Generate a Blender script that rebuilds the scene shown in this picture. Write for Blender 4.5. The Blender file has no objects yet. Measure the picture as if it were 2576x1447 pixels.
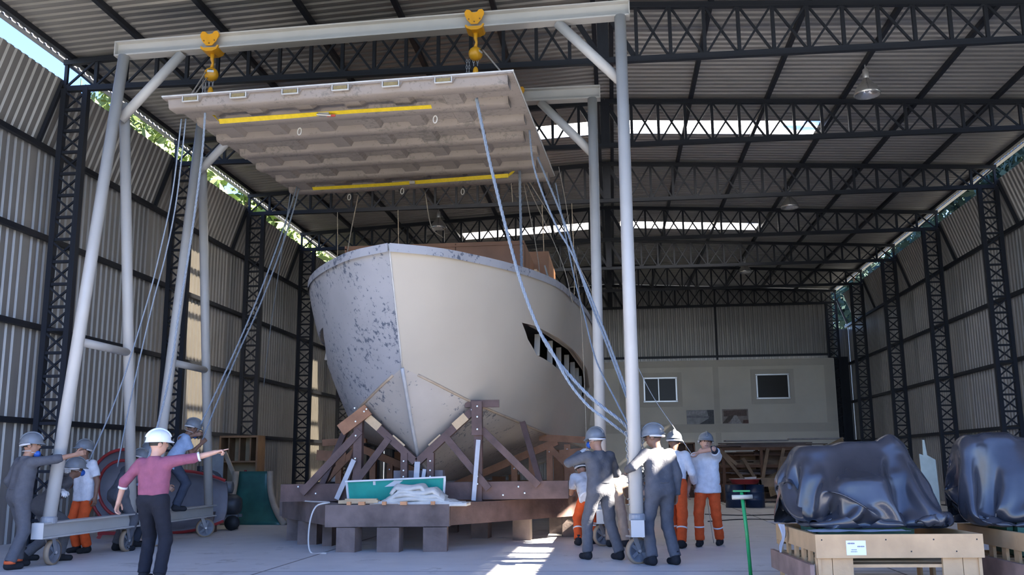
import bpy, math, random
import numpy as np
from mathutils import Vector, Matrix
random.seed(7); np.random.seed(7)
SC = bpy.context.scene
COL = SC.collection
PI = math.pi
# ------------------------------------------------------------------ camera
EYE = Vector((0, 0, 1.3))
YAW, PITCH, ROLL, FPX = 0.105065, 0.184584, -0.008657, 2370.4
cam = bpy.data.cameras.new('camera'); cam_o = bpy.data.objects.new('camera', cam); COL.objects.link(cam_o)
fw = Vector((-math.sin(YAW)*math.cos(PITCH), math.cos(YAW)*math.cos(PITCH), math.sin(PITCH)))
rt = Vector((math.cos(YAW), math.sin(YAW), 0)); up = rt.cross(fw)
r2 = math.cos(ROLL)*rt + math.sin(ROLL)*up; u2 = -math.sin(ROLL)*rt + math.cos(ROLL)*up
cam_o.matrix_world = Matrix(((r2.x, u2.x, -fw.x, EYE.x), (r2.y, u2.y, -fw.y, EYE.y), (r2.z, u2.z, -fw.z, EYE.z), (0, 0, 0, 1)))
cam.sensor_width = 36; cam.lens = 36*FPX/2576; cam.clip_end = 600; cam.clip_start = .05
SC.camera = cam_o
# ------------------------------------------------------------------ world, sun, exposure
SUN = Vector((1.32, -.13, 1.0)).normalized()
w = bpy.data.worlds.new('world'); SC.world = w; w.use_nodes = True
nt = w.node_tree; nt.nodes.clear()
sky = nt.nodes.new('ShaderNodeTexSky'); sky.sky_type = 'NISHITA'; sky.sun_disc = False
sky.sun_elevation = math.asin(SUN.z); sky.sun_rotation = math.atan2(SUN.x, SUN.y)
sky.air_density = 1.0; sky.dust_density = .6; sky.ozone_density = 1.5
bg = nt.nodes.new('ShaderNodeBackground'); bg.inputs[1].default_value = 0.50
ow = nt.nodes.new('ShaderNodeOutputWorld')
wt = nt.nodes.new('ShaderNodeMix'); wt.data_type = 'RGBA'; wt.blend_type = 'MULTIPLY'; wt.inputs['Factor'].default_value = 1; wt.inputs['B'].default_value = (.80, .95, 1.38, 1)
nt.links.new(sky.outputs[0], wt.inputs['A']); nt.links.new(wt.outputs['Result'], bg.inputs[0]); nt.links.new(bg.outputs[0], ow.inputs[0])
sl = bpy.data.lights.new('sun', 'SUN'); sl.energy = 80; sl.angle = .009; sl.color = (1, .9, .76)
so = bpy.data.objects.new('sun', sl); COL.objects.link(so)
so.rotation_euler = SUN.to_track_quat('Z', 'Y').to_euler(); so.location = (30, -15, 40)
SC.view_settings.view_transform = 'Standard'; SC.view_settings.look = 'None'
SC.view_settings.gamma = 1; SC.view_settings.use_curve_mapping = False
SC.view_settings.exposure = 0.22
SC.cycles.max_bounces = 8; SC.cycles.diffuse_bounces = 5; SC.cycles.glossy_bounces = 3
SC.cycles.transmission_bounces = 5; SC.cycles.transparent_max_bounces = 6
SC.cycles.sample_clamp_indirect = 6; SC.cycles.caustics_reflective = False; SC.cycles.caustics_refractive = True
# ------------------------------------------------------------------ materials
MATS = {}
def mat(name, col, rough=.6, metal=0., var=.12, scale=6., bump=0., bscale=None, spec=.5, stretch=(1, 1, 1), sheen=0):
    if name in MATS: return MATS[name]
    m = bpy.data.materials.new(name); m.use_nodes = True; n = m.node_tree; b = n.nodes['Principled BSDF']
    b.inputs['Roughness'].default_value = rough; b.inputs['Metallic'].default_value = metal
    b.inputs['Specular IOR Level'].default_value = spec
    tc = n.nodes.new('ShaderNodeTexCoord'); mp = n.nodes.new('ShaderNodeMapping'); mp.inputs['Scale'].default_value = stretch
    n.links.new(tc.outputs['Object'], mp.inputs[0])
    if var > 0:
        no = n.nodes.new('ShaderNodeTexNoise'); no.inputs['Scale'].default_value = scale; no.inputs['Detail'].default_value = 4
        n.links.new(mp.outputs[0], no.inputs['Vector'])
        cr = n.nodes.new('ShaderNodeValToRGB')
        cr.color_ramp.elements[0].position = .3; cr.color_ramp.elements[1].position = .7
        cr.color_ramp.elements[0].color = (*[max(0, c*(1-var)) for c in col], 1)
        cr.color_ramp.elements[1].color = (*[min(1, c*(1+var)) for c in col], 1)
        n.links.new(no.outputs['Fac'], cr.inputs[0]); n.links.new(cr.outputs[0], b.inputs['Base Color'])
    else: b.inputs['Base Color'].default_value = (*col, 1)
    if bump > 0:
        nb = n.nodes.new('ShaderNodeTexNoise'); nb.inputs['Scale'].default_value = bscale or scale*4; nb.inputs['Detail'].default_value = 3
        n.links.new(mp.outputs[0], nb.inputs['Vector'])
        bp = n.nodes.new('ShaderNodeBump'); bp.inputs['Strength'].default_value = bump; bp.inputs['Distance'].default_value = .02
        n.links.new(nb.outputs['Fac'], bp.inputs['Height']); n.links.new(bp.outputs[0], b.inputs['Normal'])
    MATS[name] = m; return m
def blotch(name, col, dark, rough=.6, scale=9., thr=.6, scale2=1.2, metal=0.):
    """a painted or bare surface with dark blotches of its own"""
    m = mat(name, col, rough, metal, .06, 2.)
    n = m.node_tree; b = n.nodes['Principled BSDF']; base = b.inputs['Base Color'].links[0].from_socket
    tc = [x for x in n.nodes if x.type == 'TEX_COORD'][0]
    def noise(s, d, rr=.6):
        x = n.nodes.new('ShaderNodeTexNoise'); x.inputs['Scale'].default_value = s; x.inputs['Detail'].default_value = d
        x.inputs['Roughness'].default_value = rr; n.links.new(tc.outputs['Object'], x.inputs['Vector']); return x
    a = noise(scale, 6, .72); c = noise(scale2, 2)
    ad = n.nodes.new('ShaderNodeMath'); ad.operation = 'MULTIPLY_ADD'; ad.inputs[1].default_value = .45
    n.links.new(c.outputs['Fac'], ad.inputs[0]); n.links.new(a.outputs['Fac'], ad.inputs[2])
    mr = n.nodes.new('ShaderNodeMapRange'); mr.inputs['From Min'].default_value = thr+.225; mr.inputs['From Max'].default_value = thr+.285
    n.links.new(ad.outputs[0], mr.inputs['Value'])
    mx = n.nodes.new('ShaderNodeMix'); mx.data_type = 'RGBA'
    n.links.new(mr.outputs[0], mx.inputs['Factor']); n.links.new(base, mx.inputs['A']); mx.inputs['B'].default_value = (*dark, 1)
    n.links.new(mx.outputs['Result'], b.inputs['Base Color']); return m
def wood(name, col, var=.3, rough=.7):
    return mat(name, col, rough, 0, var, 3.5, .25, 14, .3, (1, 1, 1))
STEEL = mat('blue_grey_paint', (.020, .024, .034), .5, .0, .15, 3, spec=.3)
GAL = mat('galvanised_sheet', (.33, .325, .318), .42, .3, .08, .7, spec=.5)
GALR = mat('roof_sheet', (.32, .312, .30), .5, .3, .08, .6)
CONC = blotch('concrete', (.64, .63, .63), (.46, .45, .44), .5, 1.6, .60, .5)
GREYP = mat('gantry_grey_paint', (.51, .505, .49), .4, 0, .06, 2)
PLAS = mat('plaster_beige', (.80, .77, .70), .8, 0, .05, 1)
PLASD = mat('plaster_trim', (.66, .63, .57), .8, 0, .05, 1)
YEL = mat('hoist_yellow', (.75, .36, .015), .4, 0, .08, 8)
CHAIN = mat('chain_steel', (.42, .44, .47), .4, .6, .1, 30)
ROPE = mat('rope_blue_grey', (.27, .32, .39), .8, 0, .25, 90)
ROPEB = mat('rope_tan', (.40, .34, .27), .9, 0, .2, 60)
WEB = mat('yellow_webbing', (.75, .55, .02), .6, 0, .1, 20)
BRN = mat('cradle_timber', (.115, .068, .058), .65, 0, .3, 4, .2, 20)
BRN2 = mat('worn_timber', (.165, .122, .108), .75, 0, .35, 3, .25, 18)
REDT = mat('reddish_timber', (.32, .15, .075), .65, 0, .25, 4, .2, 20)
LITE = mat('pale_timber', (.62, .45, .27), .7, 0, .15, 4, .15, 20)
PINE = mat('pine_crate_wood', (.55, .36, .19), .6, 0, .16, 3, .15, 16, .4, (1, 1, 1))
PLY = mat('plywood', (.33, .165, .095), .6, 0, .2, 1.5)
BOLT = mat('bolt_steel', (.75, .75, .75), .3, .6, 0)
BLACK = mat('black_rubber', (.02, .02, .022), .6, 0, 0)
# ------------------------------------------------------------------ mesh helpers
class MB:
    def __init__(s): s.v = []; s.f = []
    def add(s, vs, fs):
        k = len(s.v); s.v.extend([tuple(p) for p in vs]); s.f.extend([tuple(i+k for i in f) for f in fs]); return s
    def box(s, c, d, rz=0, M=None):
        x, y, z = d[0]/2, d[1]/2, d[2]/2
        vs = [(-x,-y,-z),(x,-y,-z),(x,y,-z),(-x,y,-z),(-x,-y,z),(x,-y,z),(x,y,z),(-x,y,z)]
        R = M or Matrix.Rotation(rz, 3, 'Z'); c = Vector(c)
        return s.add([R @ Vector(p) + c for p in vs], BOXF)
    def beam(s, p, q, w, h, upv=(0, 0, 1), w2=None, h2=None):
        p, q = Vector(p), Vector(q); d = (q-p).normalized(); U = Vector(upv)
        if abs(d.dot(U)) > .98: U = Vector((0, 1, 0))
        S = d.cross(U).normalized(); T = S.cross(d)
        vs = []
        for P, ww, hh in ((p, w, h), (q, w2 or w, h2 or h)):
            vs += [P-S*ww/2-T*hh/2, P+S*ww/2-T*hh/2, P+S*ww/2+T*hh/2, P-S*ww/2+T*hh/2]
        return s.add(vs, [(3,2,1,0),(4,5,6,7),(0,1,5,4),(1,2,6,5),(2,3,7,6),(3,0,4,7)])
    def tube(s, pts, r, n=10, cap=True, twist=0):
        pts = [Vector(p) for p in pts]; rs = r if isinstance(r, (list, tuple)) else [r]*len(pts)
        k = len(s.v); prev = None; L = 0
        for i, P in enumerate(pts):
            d = (pts[min(i+1, len(pts)-1)] - pts[max(i-1, 0)]).normalized()
            if prev is None:
                a = Vector((0, 0, 1)) if abs(d.z) < .9 else Vector((1, 0, 0)); U = d.cross(a).normalized()
            else: U = (prev - d*prev.dot(d)).normalized()
            prev = U; V = d.cross(U)
            for j in range(n):
                t = 2*PI*j/n + twist*i
                s.v.append(tuple(P + rs[i]*(math.cos(t)*U + math.sin(t)*V)))
        for i in range(len(pts)-1):
            for j in range(n):
                s.f.append((k+i*n+j, k+i*n+(j+1)%n, k+(i+1)*n+(j+1)%n, k+(i+1)*n+j))
        if cap:
            s.f.append(tuple(k+j for j in reversed(range(n)))); e = k+(len(pts)-1)*n; s.f.append(tuple(e+j for j in range(n)))
        return s
    def lathe(s, prof, c, n=20, axis=(0, 0, 1)):
        A = Vector(axis).normalized(); a = Vector((0, 0, 1)) if abs(A.z) < .9 else Vector((1, 0, 0)); U = A.cross(a).normalized(); V = A.cross(U); c = Vector(c); k = len(s.v)
        for r, h in prof:
            for j in range(n): s.v.append(tuple(c + A*h + r*(math.cos(2*PI*j/n)*U + math.sin(2*PI*j/n)*V)))
        for i in range(len(prof)-1):
            for j in range(n): s.f.append((k+i*n+j, k+i*n+(j+1)%n, k+(i+1)*n+(j+1)%n, k+(i+1)*n+j))
        return s
    def prism(s, poly, d, O=(0, 0, 0), U=(1, 0, 0), V=(0, 0, 1)):
        O, U, V = Vector(O), Vector(U), Vector(V); N = U.cross(V); n = len(poly)
        vs = [O+U*a+V*b-N*d/2 for a, b in poly] + [O+U*a+V*b+N*d/2 for a, b in poly]
        fs = [tuple(reversed(range(n))), tuple(range(n, 2*n))] + [(i, (i+1)%n, n+(i+1)%n, n+i) for i in range(n)]
        return s.add(vs, fs)
    def grid(s, P):
        """P: array (a,b,3)"""
        a, b = len(P), len(P[0]); k = len(s.v)
        for row in P: s.v.extend([tuple(map(float, p)) for p in row])
        for i in range(a-1):
            for j in range(b-1): s.f.append((k+i*b+j, k+i*b+j+1, k+(i+1)*b+j+1, k+(i+1)*b+j))
        return s
    def sphere(s, c, r, n=12, m=8, sc=(1, 1, 1)):
        P = [[(c[0]+r*sc[0]*math.sin(PI*i/m)*math.cos(2*PI*j/n), c[1]+r*sc[1]*math.sin(PI*i/m)*math.sin(2*PI*j/n), c[2]+r*sc[2]*math.cos(PI*i/m)) for j in range(n+1)] for i in range(m+1)]
        return s.grid(P)
    def mesh(s, name, m=None, smooth=False):
        me = bpy.data.meshes.new(name); me.from_pydata(s.v, [], s.f)
        if m: me.materials.append(m)
        if smooth: me.polygons.foreach_set('use_smooth', [True]*len(me.polygons))
        me.update(); return me
BOXF = [(3,2,1,0),(4,5,6,7),(0,1,5,4),(1,2,6,5),(2,3,7,6),(3,0,4,7)]
def link(name, me, parent=None, loc=None):
    o = bpy.data.objects.new(name, me); COL.objects.link(o)
    if parent: o.parent = parent
    if loc is not None: o.location = loc
    return o
def part(name, mb, m, parent, smooth=False, loc=None):
    return link(name, mb.mesh(name, m, smooth), parent, loc)
def thing(name, label, cat, loc=(0, 0, 0), rz=0, group=None, kind=None):
    o = bpy.data.objects.new(name, None); COL.objects.link(o); o.location = loc; o.rotation_euler = (0, 0, rz)
    o.empty_display_size = .2
    return tag(o, label, cat, group, kind)
def tag(o, label=None, cat=None, group=None, kind=None):
    if label: o['label'] = label
    if cat: o['category'] = cat
    if group: o['group'] = group
    if kind: o['kind'] = kind
    return o
def single(name, mb, m, label, cat, smooth=False, loc=(0, 0, 0), rz=0, group=None, kind=None):
    o = link(name, mb.mesh(name, m, smooth)); o.location = loc; o.rotation_euler = (0, 0, rz)
    return tag(o, label, cat, group, kind)
UNIT = {}
def stick(name, p, q, wd, h, m, parent, upv=(0, 0, 1)):
    """a straight member as a scaled shared box (parent-local end points)"""
    if m.name not in UNIT: UNIT[m.name] = MB().box((0, 0, 0), (1, 1, 1)).mesh('member_'+m.name, m)
    p, q = Vector(p), Vector(q); d = q-p; L = d.length; d.normalize(); U = Vector(upv)
    if abs(d.dot(U)) > .98: U = Vector((0, 1, 0))
    S = d.cross(U).normalized(); T = S.cross(d); c = (p+q)/2
    o = link(name, UNIT[m.name], parent)
    o.matrix_local = Matrix(((d.x*L, S.x*wd, T.x*h, c.x), (d.y*L, S.y*wd, T.y*h, c.y), (d.z*L, S.z*wd, T.z*h, c.z), (0, 0, 0, 1)))
    return o
def interp(x, tab):
    return float(np.interp(x, [t[0] for t in tab], [t[1] for t in tab]))
def smooth_curve(pts, n=6):
    """Catmull-Rom through points"""
    P = [Vector(p) for p in pts]; P = [2*P[0]-P[1]] + P + [2*P[-1]-P[-2]]; out = []
    for i in range(1, len(P)-2):
        for k in range(n):
            t = k/n; a, b, c, d = P[i-1:i+3]
            out.append(.5*((2*b)+(c-a)*t+(2*a-5*b+4*c-d)*t*t+(3*b-a-3*c+d)*t**3))
    out.append(P[-2]); return out
ORD = ['first', 'second', 'third', 'fourth', 'fifth', 'sixth', 'seventh', 'eighth', 'ninth', 'tenth']
# ------------------------------------------------------------------ the hall
S, YT0, HC = 4.5, 15.56, 8.2           # bay, first visible truss, top of the columns
def YT(i): return YT0 + S*i
def zch(x): return 9.24 - .052*abs(x)  # centre of the top chord
def corr(O, U, lu, V, lv, pitch=.2, h=.032, N=None, lvf=None):
    """trapezoidal sheet: ribs run along V, repeat along U"""
    O, U, V = Vector(O), Vector(U).normalized(), Vector(V).normalized(); N = (N and Vector(N)) or U.cross(V)
    us = []; k = 0
    while k*pitch < lu-1e-6:
        for a, b in ((0, 0), (.48, 0), (.60, h), (.88, h)):
            if k*pitch + a*pitch <= lu: us.append((k*pitch+a*pitch, b))
        k += 1
    us.append((lu, 0))
    rows = [[], []]
    for a, b in us:
        L = lvf(a) if lvf else lv
        rows[0].append(O+U*a+N*b); rows[1].append(O+U*a+N*b+V*L)
    return MB().grid(rows)
def struct(name, label=None):
    o = bpy.data.objects.new(name, None); COL.objects.link(o); o['kind'] = 'structure'
    if label: o['label'] = label
    return o
g = single('ground', MB().box((0, 40, -.16), (400, 420, .2)), mat('yard_ground', (.065, .068, .062), .9, 0, .2, .3), 'bare yard around the hall', None, kind='structure')
fl = single('floor', MB().box((0, 25.65, -.05), (21.2, 38.7, .1)), CONC, 'dusty grey concrete hall floor', None, kind='structure')
# shallow seams in the slab
for k, (x0, y0, x1, y1) in enumerate([(-10.4, 11.6, 10.4, 12.3), (-10.4, 24, 10.4, 24), (-4.4, -3, -4.4, 42), (3.3, -3, 3.3, 42)]):
    b = part('slab_joint', MB().beam((x0, y0, .0005), (x1, y1, .0005), .03, .003), mat('joint_dark', (.24, .23, .22), .8), fl)
# roof
ceil = struct('ceiling', 'low pitched roof of grey ribbed metal sheets')
def trans_mat():
    m = bpy.data.materials.new('skylight_sheet'); m.use_nodes = True; n = m.node_tree; n.nodes.clear()
    o = n.nodes.new('ShaderNodeOutputMaterial'); t = n.nodes.new('ShaderNodeBsdfTranslucent'); t.inputs[0].default_value = (.93, .93, .88, 1)
    d = n.nodes.new('ShaderNodeBsdfTransparent'); d.inputs[0].default_value = (1, .92, .78, 1); mx = n.nodes.new('ShaderNodeMixShader'); mx.inputs[0].default_value = .08
    no = n.nodes.new('ShaderNodeTexNoise'); no.inputs['Scale'].default_value = 3; bu = n.nodes.new('ShaderNodeBump'); bu.inputs['Strength'].default_value = .1
    n.links.new(no.outputs['Fac'], bu.inputs['Height']); n.links.new(bu.outputs[0], t.inputs['Normal'])
    rf = n.nodes.new('ShaderNodeBsdfRefraction'); rf.inputs['IOR'].default_value = 1.18; rf.inputs['Roughness'].default_value = .85; rf.inputs['Color'].default_value = (1, .93, .8, 1)
    m2 = n.nodes.new('ShaderNodeMixShader'); m2.inputs[0].default_value = .45; n.links.new(t.outputs[0], m2.inputs[1]); n.links.new(rf.outputs[0], m2.inputs[2]); n.links.new(m2.outputs[0], mx.inputs[1]); n.links.new(d.outputs[0], mx.inputs[2]); n.links.new(mx.outputs[0], o.inputs[0]); return m
SKY_M = trans_mat()
XE = 10.06
roof_cache = {}
def roof_panel(y0, y1, xa, xb, side, m, name='roof_sheet'):
    key = (round(y1-y0, 3), xa, xb, side, m.name)
    if key not in roof_cache:
        za, zb = zch(xa)+.135, zch(xb)+.135
        V = Vector((side*(xb-xa), 0, zb-za)); n = Vector((0, 0, 1))
        roof_cache[key] = corr((side*xa, 0, za), (0, 1, 0), y1-y0, V, V.length, N=n).mesh('roof_sheet', m)
    return link(name, roof_cache[key], ceil, (0, y0, 0))
for i in range(-2, 6):
    y0, y1 = YT(i), YT(i+1)
    for sd in (-1, 1):
        if i in (1, 3):
            a, b = y0+(1.55 if i == 1 else 2.2), 0; b = a+.92
            roof_panel(y0, a, 0, XE, sd, GALR); roof_panel(b, y1, 0, XE, sd, GALR)
            xs_ = 7.4 if (i == 1 and sd < 0) else 5.02
            roof_panel(a, b, xs_, XE, sd, GALR); roof_panel(a, b, 0, .42, sd, GALR)
            roof_panel(a, b, .42, xs_, sd, SKY_M, 'skylight_panel')
        else: roof_panel(y0, y1, 0, XE, sd, GALR)
for sd in (-1, 1): roof_panel(YT(6), YT(6)+.5, 0, XE, sd, GALR)
PUR = [.16, 1.9, 3.55, 5.15, 6.75, 8.3, 9.86]
for x in PUR:
    for sd in (-1, 1):
        z = zch(x)+.085
        stick('purlin', (sd*x, YT(-2), z), (sd*x, YT(6)+.4, z), .085, .1, STEEL, ceil)
        if x > 9.5:
            for k in (0,): part('eave_gutter', MB().beam((sd*10.13, YT(-2), 8.86), (sd*10.13, YT(6)+.4, 8.86), .12, .05), GAL, ceil)
# trusses
def truss(i):
    r = thing('roof_truss', '%s blue-grey steel lattice roof truss counted from the near gantry inward' % ORD[i] if i >= 0 else 'roof truss over the hall mouth behind the camera', 'roof truss', (0, YT(i), HC), 0, 'lattice roof trusses')
    n = 34; xs = [-9.95+19.9*k/n for k in range(n+1)]
    stick('bottom_chord', (-9.95, 0, 0), (9.95, 0, 0), .1, .1, STEEL, r)
    for sd in (-1, 1): stick('top_chord', (0, 0, zch(0)-HC), (sd*10.0, 0, zch(10)-HC), .1, .1, STEEL, r)
    for k, x in enumerate(xs):
        zt = zch(x)-HC-.04; mid = (k == n//2)
        stick('post', (x, 0, .04), (x, 0, zt), .2 if mid else .06, .12 if mid else .06, STEEL, r, (0, 1, 0))
        if k < n:
            x2 = xs[k+1]; zt2 = zch(x2)-HC-.04; big = abs(x+x2) < .7
            wd = .09 if big else .04
            stick('diagonal', (x+.03, .02, zt), (x2-.03, .02, .04), wd, .035, STEEL, r, (0, 1, 0))
            if not big: stick('diagonal', (x+.03, -.02, .04), (x2-.03, -.02, zt2), .036, .035, STEEL, r, (0, 1, 0))
    return r
for i in range(0, 7): truss(i)
# lattice columns
def column(i, sd):
    side = 'left' if sd < 0 else 'right'
    seen = i if sd < 0 else i-2
    lbl = '%s blue-grey lattice column from the camera along the %s wall' % (ORD[seen], side) if seen >= 0 else 'blue-grey lattice column on the right wall just beyond the picture edge'
    r = thing('lattice_column', lbl, 'column', (sd*10.0, YT(i), 0), 0, 'lattice wall columns')
    xo, xi = -sd*.05, -sd*.47
    stick('chord', (xo, 0, 0), (xo, 0, HC), .1, .12, STEEL, r)
    stick('chord', (xi, 0, 0), (xi, 0, HC), .1, .12, STEEL, r)
    n = 20
    for k in range(n):
        z0, z1 = HC*k/n, HC*(k+1)/n
        stick('rung', (xo, 0, z1), (xi, 0, z1), .06, .05, STEEL, r)
        stick('diagonal', (xo, .03, z0+.03), (xi, .03, z1-.03), .035, .03, STEEL, r, (0, 1, 0))
        stick('diagonal', (xo, -.03, z1-.03), (xi, -.03, z0+.03), .035, .03, STEEL, r, (0, 1, 0))
    part('base_plate', MB().box((-sd*.26, 0, .015), (.7, .3, .03)), STEEL, r)
for i in range(0, 7): column(i, -1)
for i in range(1, 7): column(i, 1)
# side walls: four rows of ribbed sheets, girts, inward leaning vent flap
GZ = [0, 2.12, 3.82, 5.49, 7.16]
def side_wall(name, sd, label, yend):
    wl = struct(name, label); X = sd*10.47; cache = {}
    for i in range(-2, 6):
        for k in range(4):
            key = k
            if key not in cache: cache[key] = corr((X, 0, GZ[k]), (0, 1, 0), S, (0, 0, 1), GZ[k+1]-GZ[k], N=(sd, 0, 0)).mesh('cladding_panel', GAL)
            link('cladding_panel', cache[key], wl, (0, YT(i), 0))
        if 'f' not in cache:
            V = Vector((-sd*.42, 0, 8.42-7.16)); cache['f'] = corr((X, 0, 7.16), (0, 1, 0), S, V, V.length, N=(sd, 0, .3)).mesh('vent_flap', GAL)
        if not (sd > 0 and i == 5): link('vent_flap', cache['f'], wl, (0, YT(i), 0))
        else:
            V = Vector((-sd*.42, 0, 8.42-7.16)); part('vent_flap', corr((X, YT(i), 7.16), (0, 1, 0), S-1.0, V, V.length, N=(sd, 0, .3)), GAL, wl)
        stick('flap_strut', (X-sd*.06, YT(i+1), 7.16), (sd*10.0, YT(i+1), 8.36), .07, .07, STEEL, wl, (0, 1, 0))
    if yend > YT(6):
        for k in range(4): part('cladding_panel', corr((X, YT(6), GZ[k]), (0, 1, 0), yend-YT(6), (0, 0, 1), GZ[k+1]-GZ[k], N=(sd, 0, 0)), GAL, wl)
    for z in GZ[1:]: stick('girt', (X-sd*.07, YT(-2), z), (X-sd*.07, yend, z), .09, .1, STEEL, wl)
    return wl
side_wall('wall_left', -1, 'ribbed grey metal side wall behind the gantry legs', YT(6)+.3)
side_wall('wall_right', 1, 'ribbed grey metal side wall behind the covered engines', YT(6)+.4)
# back wall with the plastered office front
YB = YT(6)+.28
wb = struct('wall_back', 'end wall with ribbed sheets over a plastered office front')
for k in range(10):
    x0 = -10.45+2.03*k
    part('cladding_panel', corr((x0, YB, 5.7), (1, 0, 0), 2.03, (0, 0, 1), 1, N=(0, 1, 0), lvf=lambda a, x0=x0: zch(x0+a)+.12-5.7), GAL, wb)
    if x0 < -2: part('cladding_panel', corr((x0, YB, 0), (1, 0, 0), 2.03, (0, 0, 1), 5.7, N=(0, 1, 0)), GAL, wb)
part('cladding_panel', corr((9.86, YB, 0), (1, 0, 0), .6, (0, 0, 1), 7.05, N=(0, 1, 0)), GAL, wb)
stick('girt', (-10.2, YB-.06, 5.93), (9.7, YB-.06, 5.93), .08, .1, STEEL, wb)
stick('girt', (-10.2, YB-.06, 3.2), (-2.2, YB-.06, 3.2), .08, .1, STEEL, wb)
stick('gable_post', (4.7, YB-.08, 5.7), (4.7, YB-.08, 8.2), .08, .08, STEEL, wb)
YO = YT(6)-.25                           # face of the office
part('office_front', MB().box((3.65, YO+.1, 2.85), (12.0, .2, 5.7)), PLAS, wb)
part('office_end', MB().box((9.95, YO+.45, 2.9), (.8, .1, 5.8)), STEEL, wb)
part('office_end', MB().box((9.6, YO+.3, 2.85), (.12, .5, 5.7)), PLAS, wb)
for nm, x0, x1, z0, z1 in [('trim_band', -2.3, 9.62, 5.42, 5.72), ('trim_band', -2.3, 9.62, 2.55, 2.92), ('trim_pier', 9.2, 9.62, 2.93, 5.41), ('trim_pier', 4.42, 4.66, 2.93, 5.41), ('trim_pier', 4.42, 4.66, 0, 2.54), ('trim_pier', .3, 1.0, 2.93, 5.41)]:
    part(nm, MB().box(((x0+x1)/2, YO-.005, (z0+z1)/2), (x1-x0, .03, z1-z0)), PLASD, wb)
ALU = mat('aluminium', (.75, .76, .78), .35, .7, 0)
DARKG = mat('dark_glass', (.035, .032, .030), .25, 0, .1, 1, spec=.2)
for n_, (x0, x1, z0, z1) in enumerate([(1.4, 2.8, 3.93, 4.96), (6.29, 7.64, 4.0, 5.03)]):
    wn = struct('window_%d' % (n_+1), ['office window beside the near gantry post', 'dark office window nearer the end column'][n_])
    wn.location = ((x0+x1)/2, YO, (z0+z1)/2); hw, hh = (x1-x0)/2, (z1-z0)/2
    part('pane', MB().box((0, -.03, 0), (2*hw, .02, 2*hh)), DARKG, wn)
    part('frame', MB().box((0, -.05, hh), (2*hw+.1, .06, .06)).box((0, -.05, -hh), (2*hw+.1, .06, .06)).box((-hw, -.05, 0), (.06, .06, 2*hh)).box((hw, -.05, 0), (.06, .06, 2*hh)), ALU, wn)
    part('surround', MB().box((0, -.01, hh+.14), (2*hw+.5, .06, .2)).box((0, -.01, -hh-.14), (2*hw+.5, .06, .2)).box((-hw-.15, -.01, 0), (.2, .06, 2*hh+.1)).box((hw+.15, -.01, 0), (.2, .06, 2*hh+.1)), PLASD, wn)
    part('meeting_rail', MB().box((-hw*.1, -.05, 0), (.04, .05, 2*hh)), ALU, wn) if n_ == 0 else None
# two printed photographs on the office wall
def poster(x0, x1, z0, z1, label, c0, shapes):
    r = thing('poster', label, 'poster', ((x0+x1)/2, YO-.032, (z0+z1)/2))
    hw, hh = (x1-x0)/2, (z1-z0)/2
    part('sheet', MB().box((0, 0, 0), (2*hw, .012, 2*hh)), mat('poster_paper_%d' % len(shapes), c0, .5, 0, .25, 5), r)
    for k, (poly, c) in enumerate(shapes):
        part('print', MB().prism([(a*hw, b*hh) for a, b in poly], .004, (0, -.008-.0008*k, 0)), mat('poster_ink_%d%d' % (len(shapes), k), c, .5, 0, .3, 12), r)
poster(3.2, 4.38, 2.92, 3.53, 'pale grey landscape photograph pinned on the office wall', (.36, .37, .40),
       [([(-.1, -1), (1, -1), (1, 1), (.5, 1), (.62, -.2)], (.09, .095, .11)), ([(-1, -.05), (.6, -.15), (.7, .12), (-1, .2)], (.24, .25, .28)), ([(-.9, .4), (.4, .3), (.4, .9), (-.9, .85)], (.42, .42, .46))])
poster(4.74, 5.85, 2.92, 3.55, 'brown and white crowd photograph pinned on the office wall', (.30, .255, .24),
       [([(-.9, .0), (.9, .05), (.9, .9), (-.9, .8)], (.13, .085, .075)), ([(-1, -.9), (-.6, -.9), (0, .1), (-.5, .1)], (.08, .06, .05)), ([(-.5, -1), (.5, -1), (.1, .15), (-.1, .15)], (.42, .40, .42)), ([(.55, -.95), (1, -.95), (1, -.5), (.6, -.5)], (.12, .05, .04))])
# pendant lamps
def lamp(x, y, label):
    zt = zch(x)+.03
    r = thing('pendant_lamp', label, 'lamp', (x, y, zt), 0, 'high bay lamps')
    part('hook', MB().tube([(0, 0, .05), (0, 0, -.1)], .012, 6), ALU, r)
    part('ballast', MB().lathe([(0, .0), (.055, -.05), (.06, -.22), (.05, -.24)], (0, 0, -.05), 14), ALU, r, True)
    m = mat('spun_reflector', (.62, .62, .62), .22, .75, 0)
    part('reflector', MB().lathe([(.05, 0), (.07, -.05), (.13, -.12), (.2, -.2), (.245, -.3), (.25, -.36), (.235, -.365), (.19, -.22), (.06, -.08)], (0, 0, -.27), 24), m, r, True)
    part('bulb', MB().sphere((0, 0, -.5), .05, 10, 8, (1, 1, 1.6)), mat('bulb_glass', (.8, .8, .78), .1, 0, 0), r, True)
lamp(5.15, 18.2, 'bell-shaped reflector lamp between the first two trusses')
lamp(5.15, 26.6, 'bell-shaped reflector lamp over the hall right of the tall posts')
lamp(5.15, 36.0, 'small distant reflector lamp near the end wall')
lamp(-5.15, 27.6, 'grey reflector lamp hanging above the boat')
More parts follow.
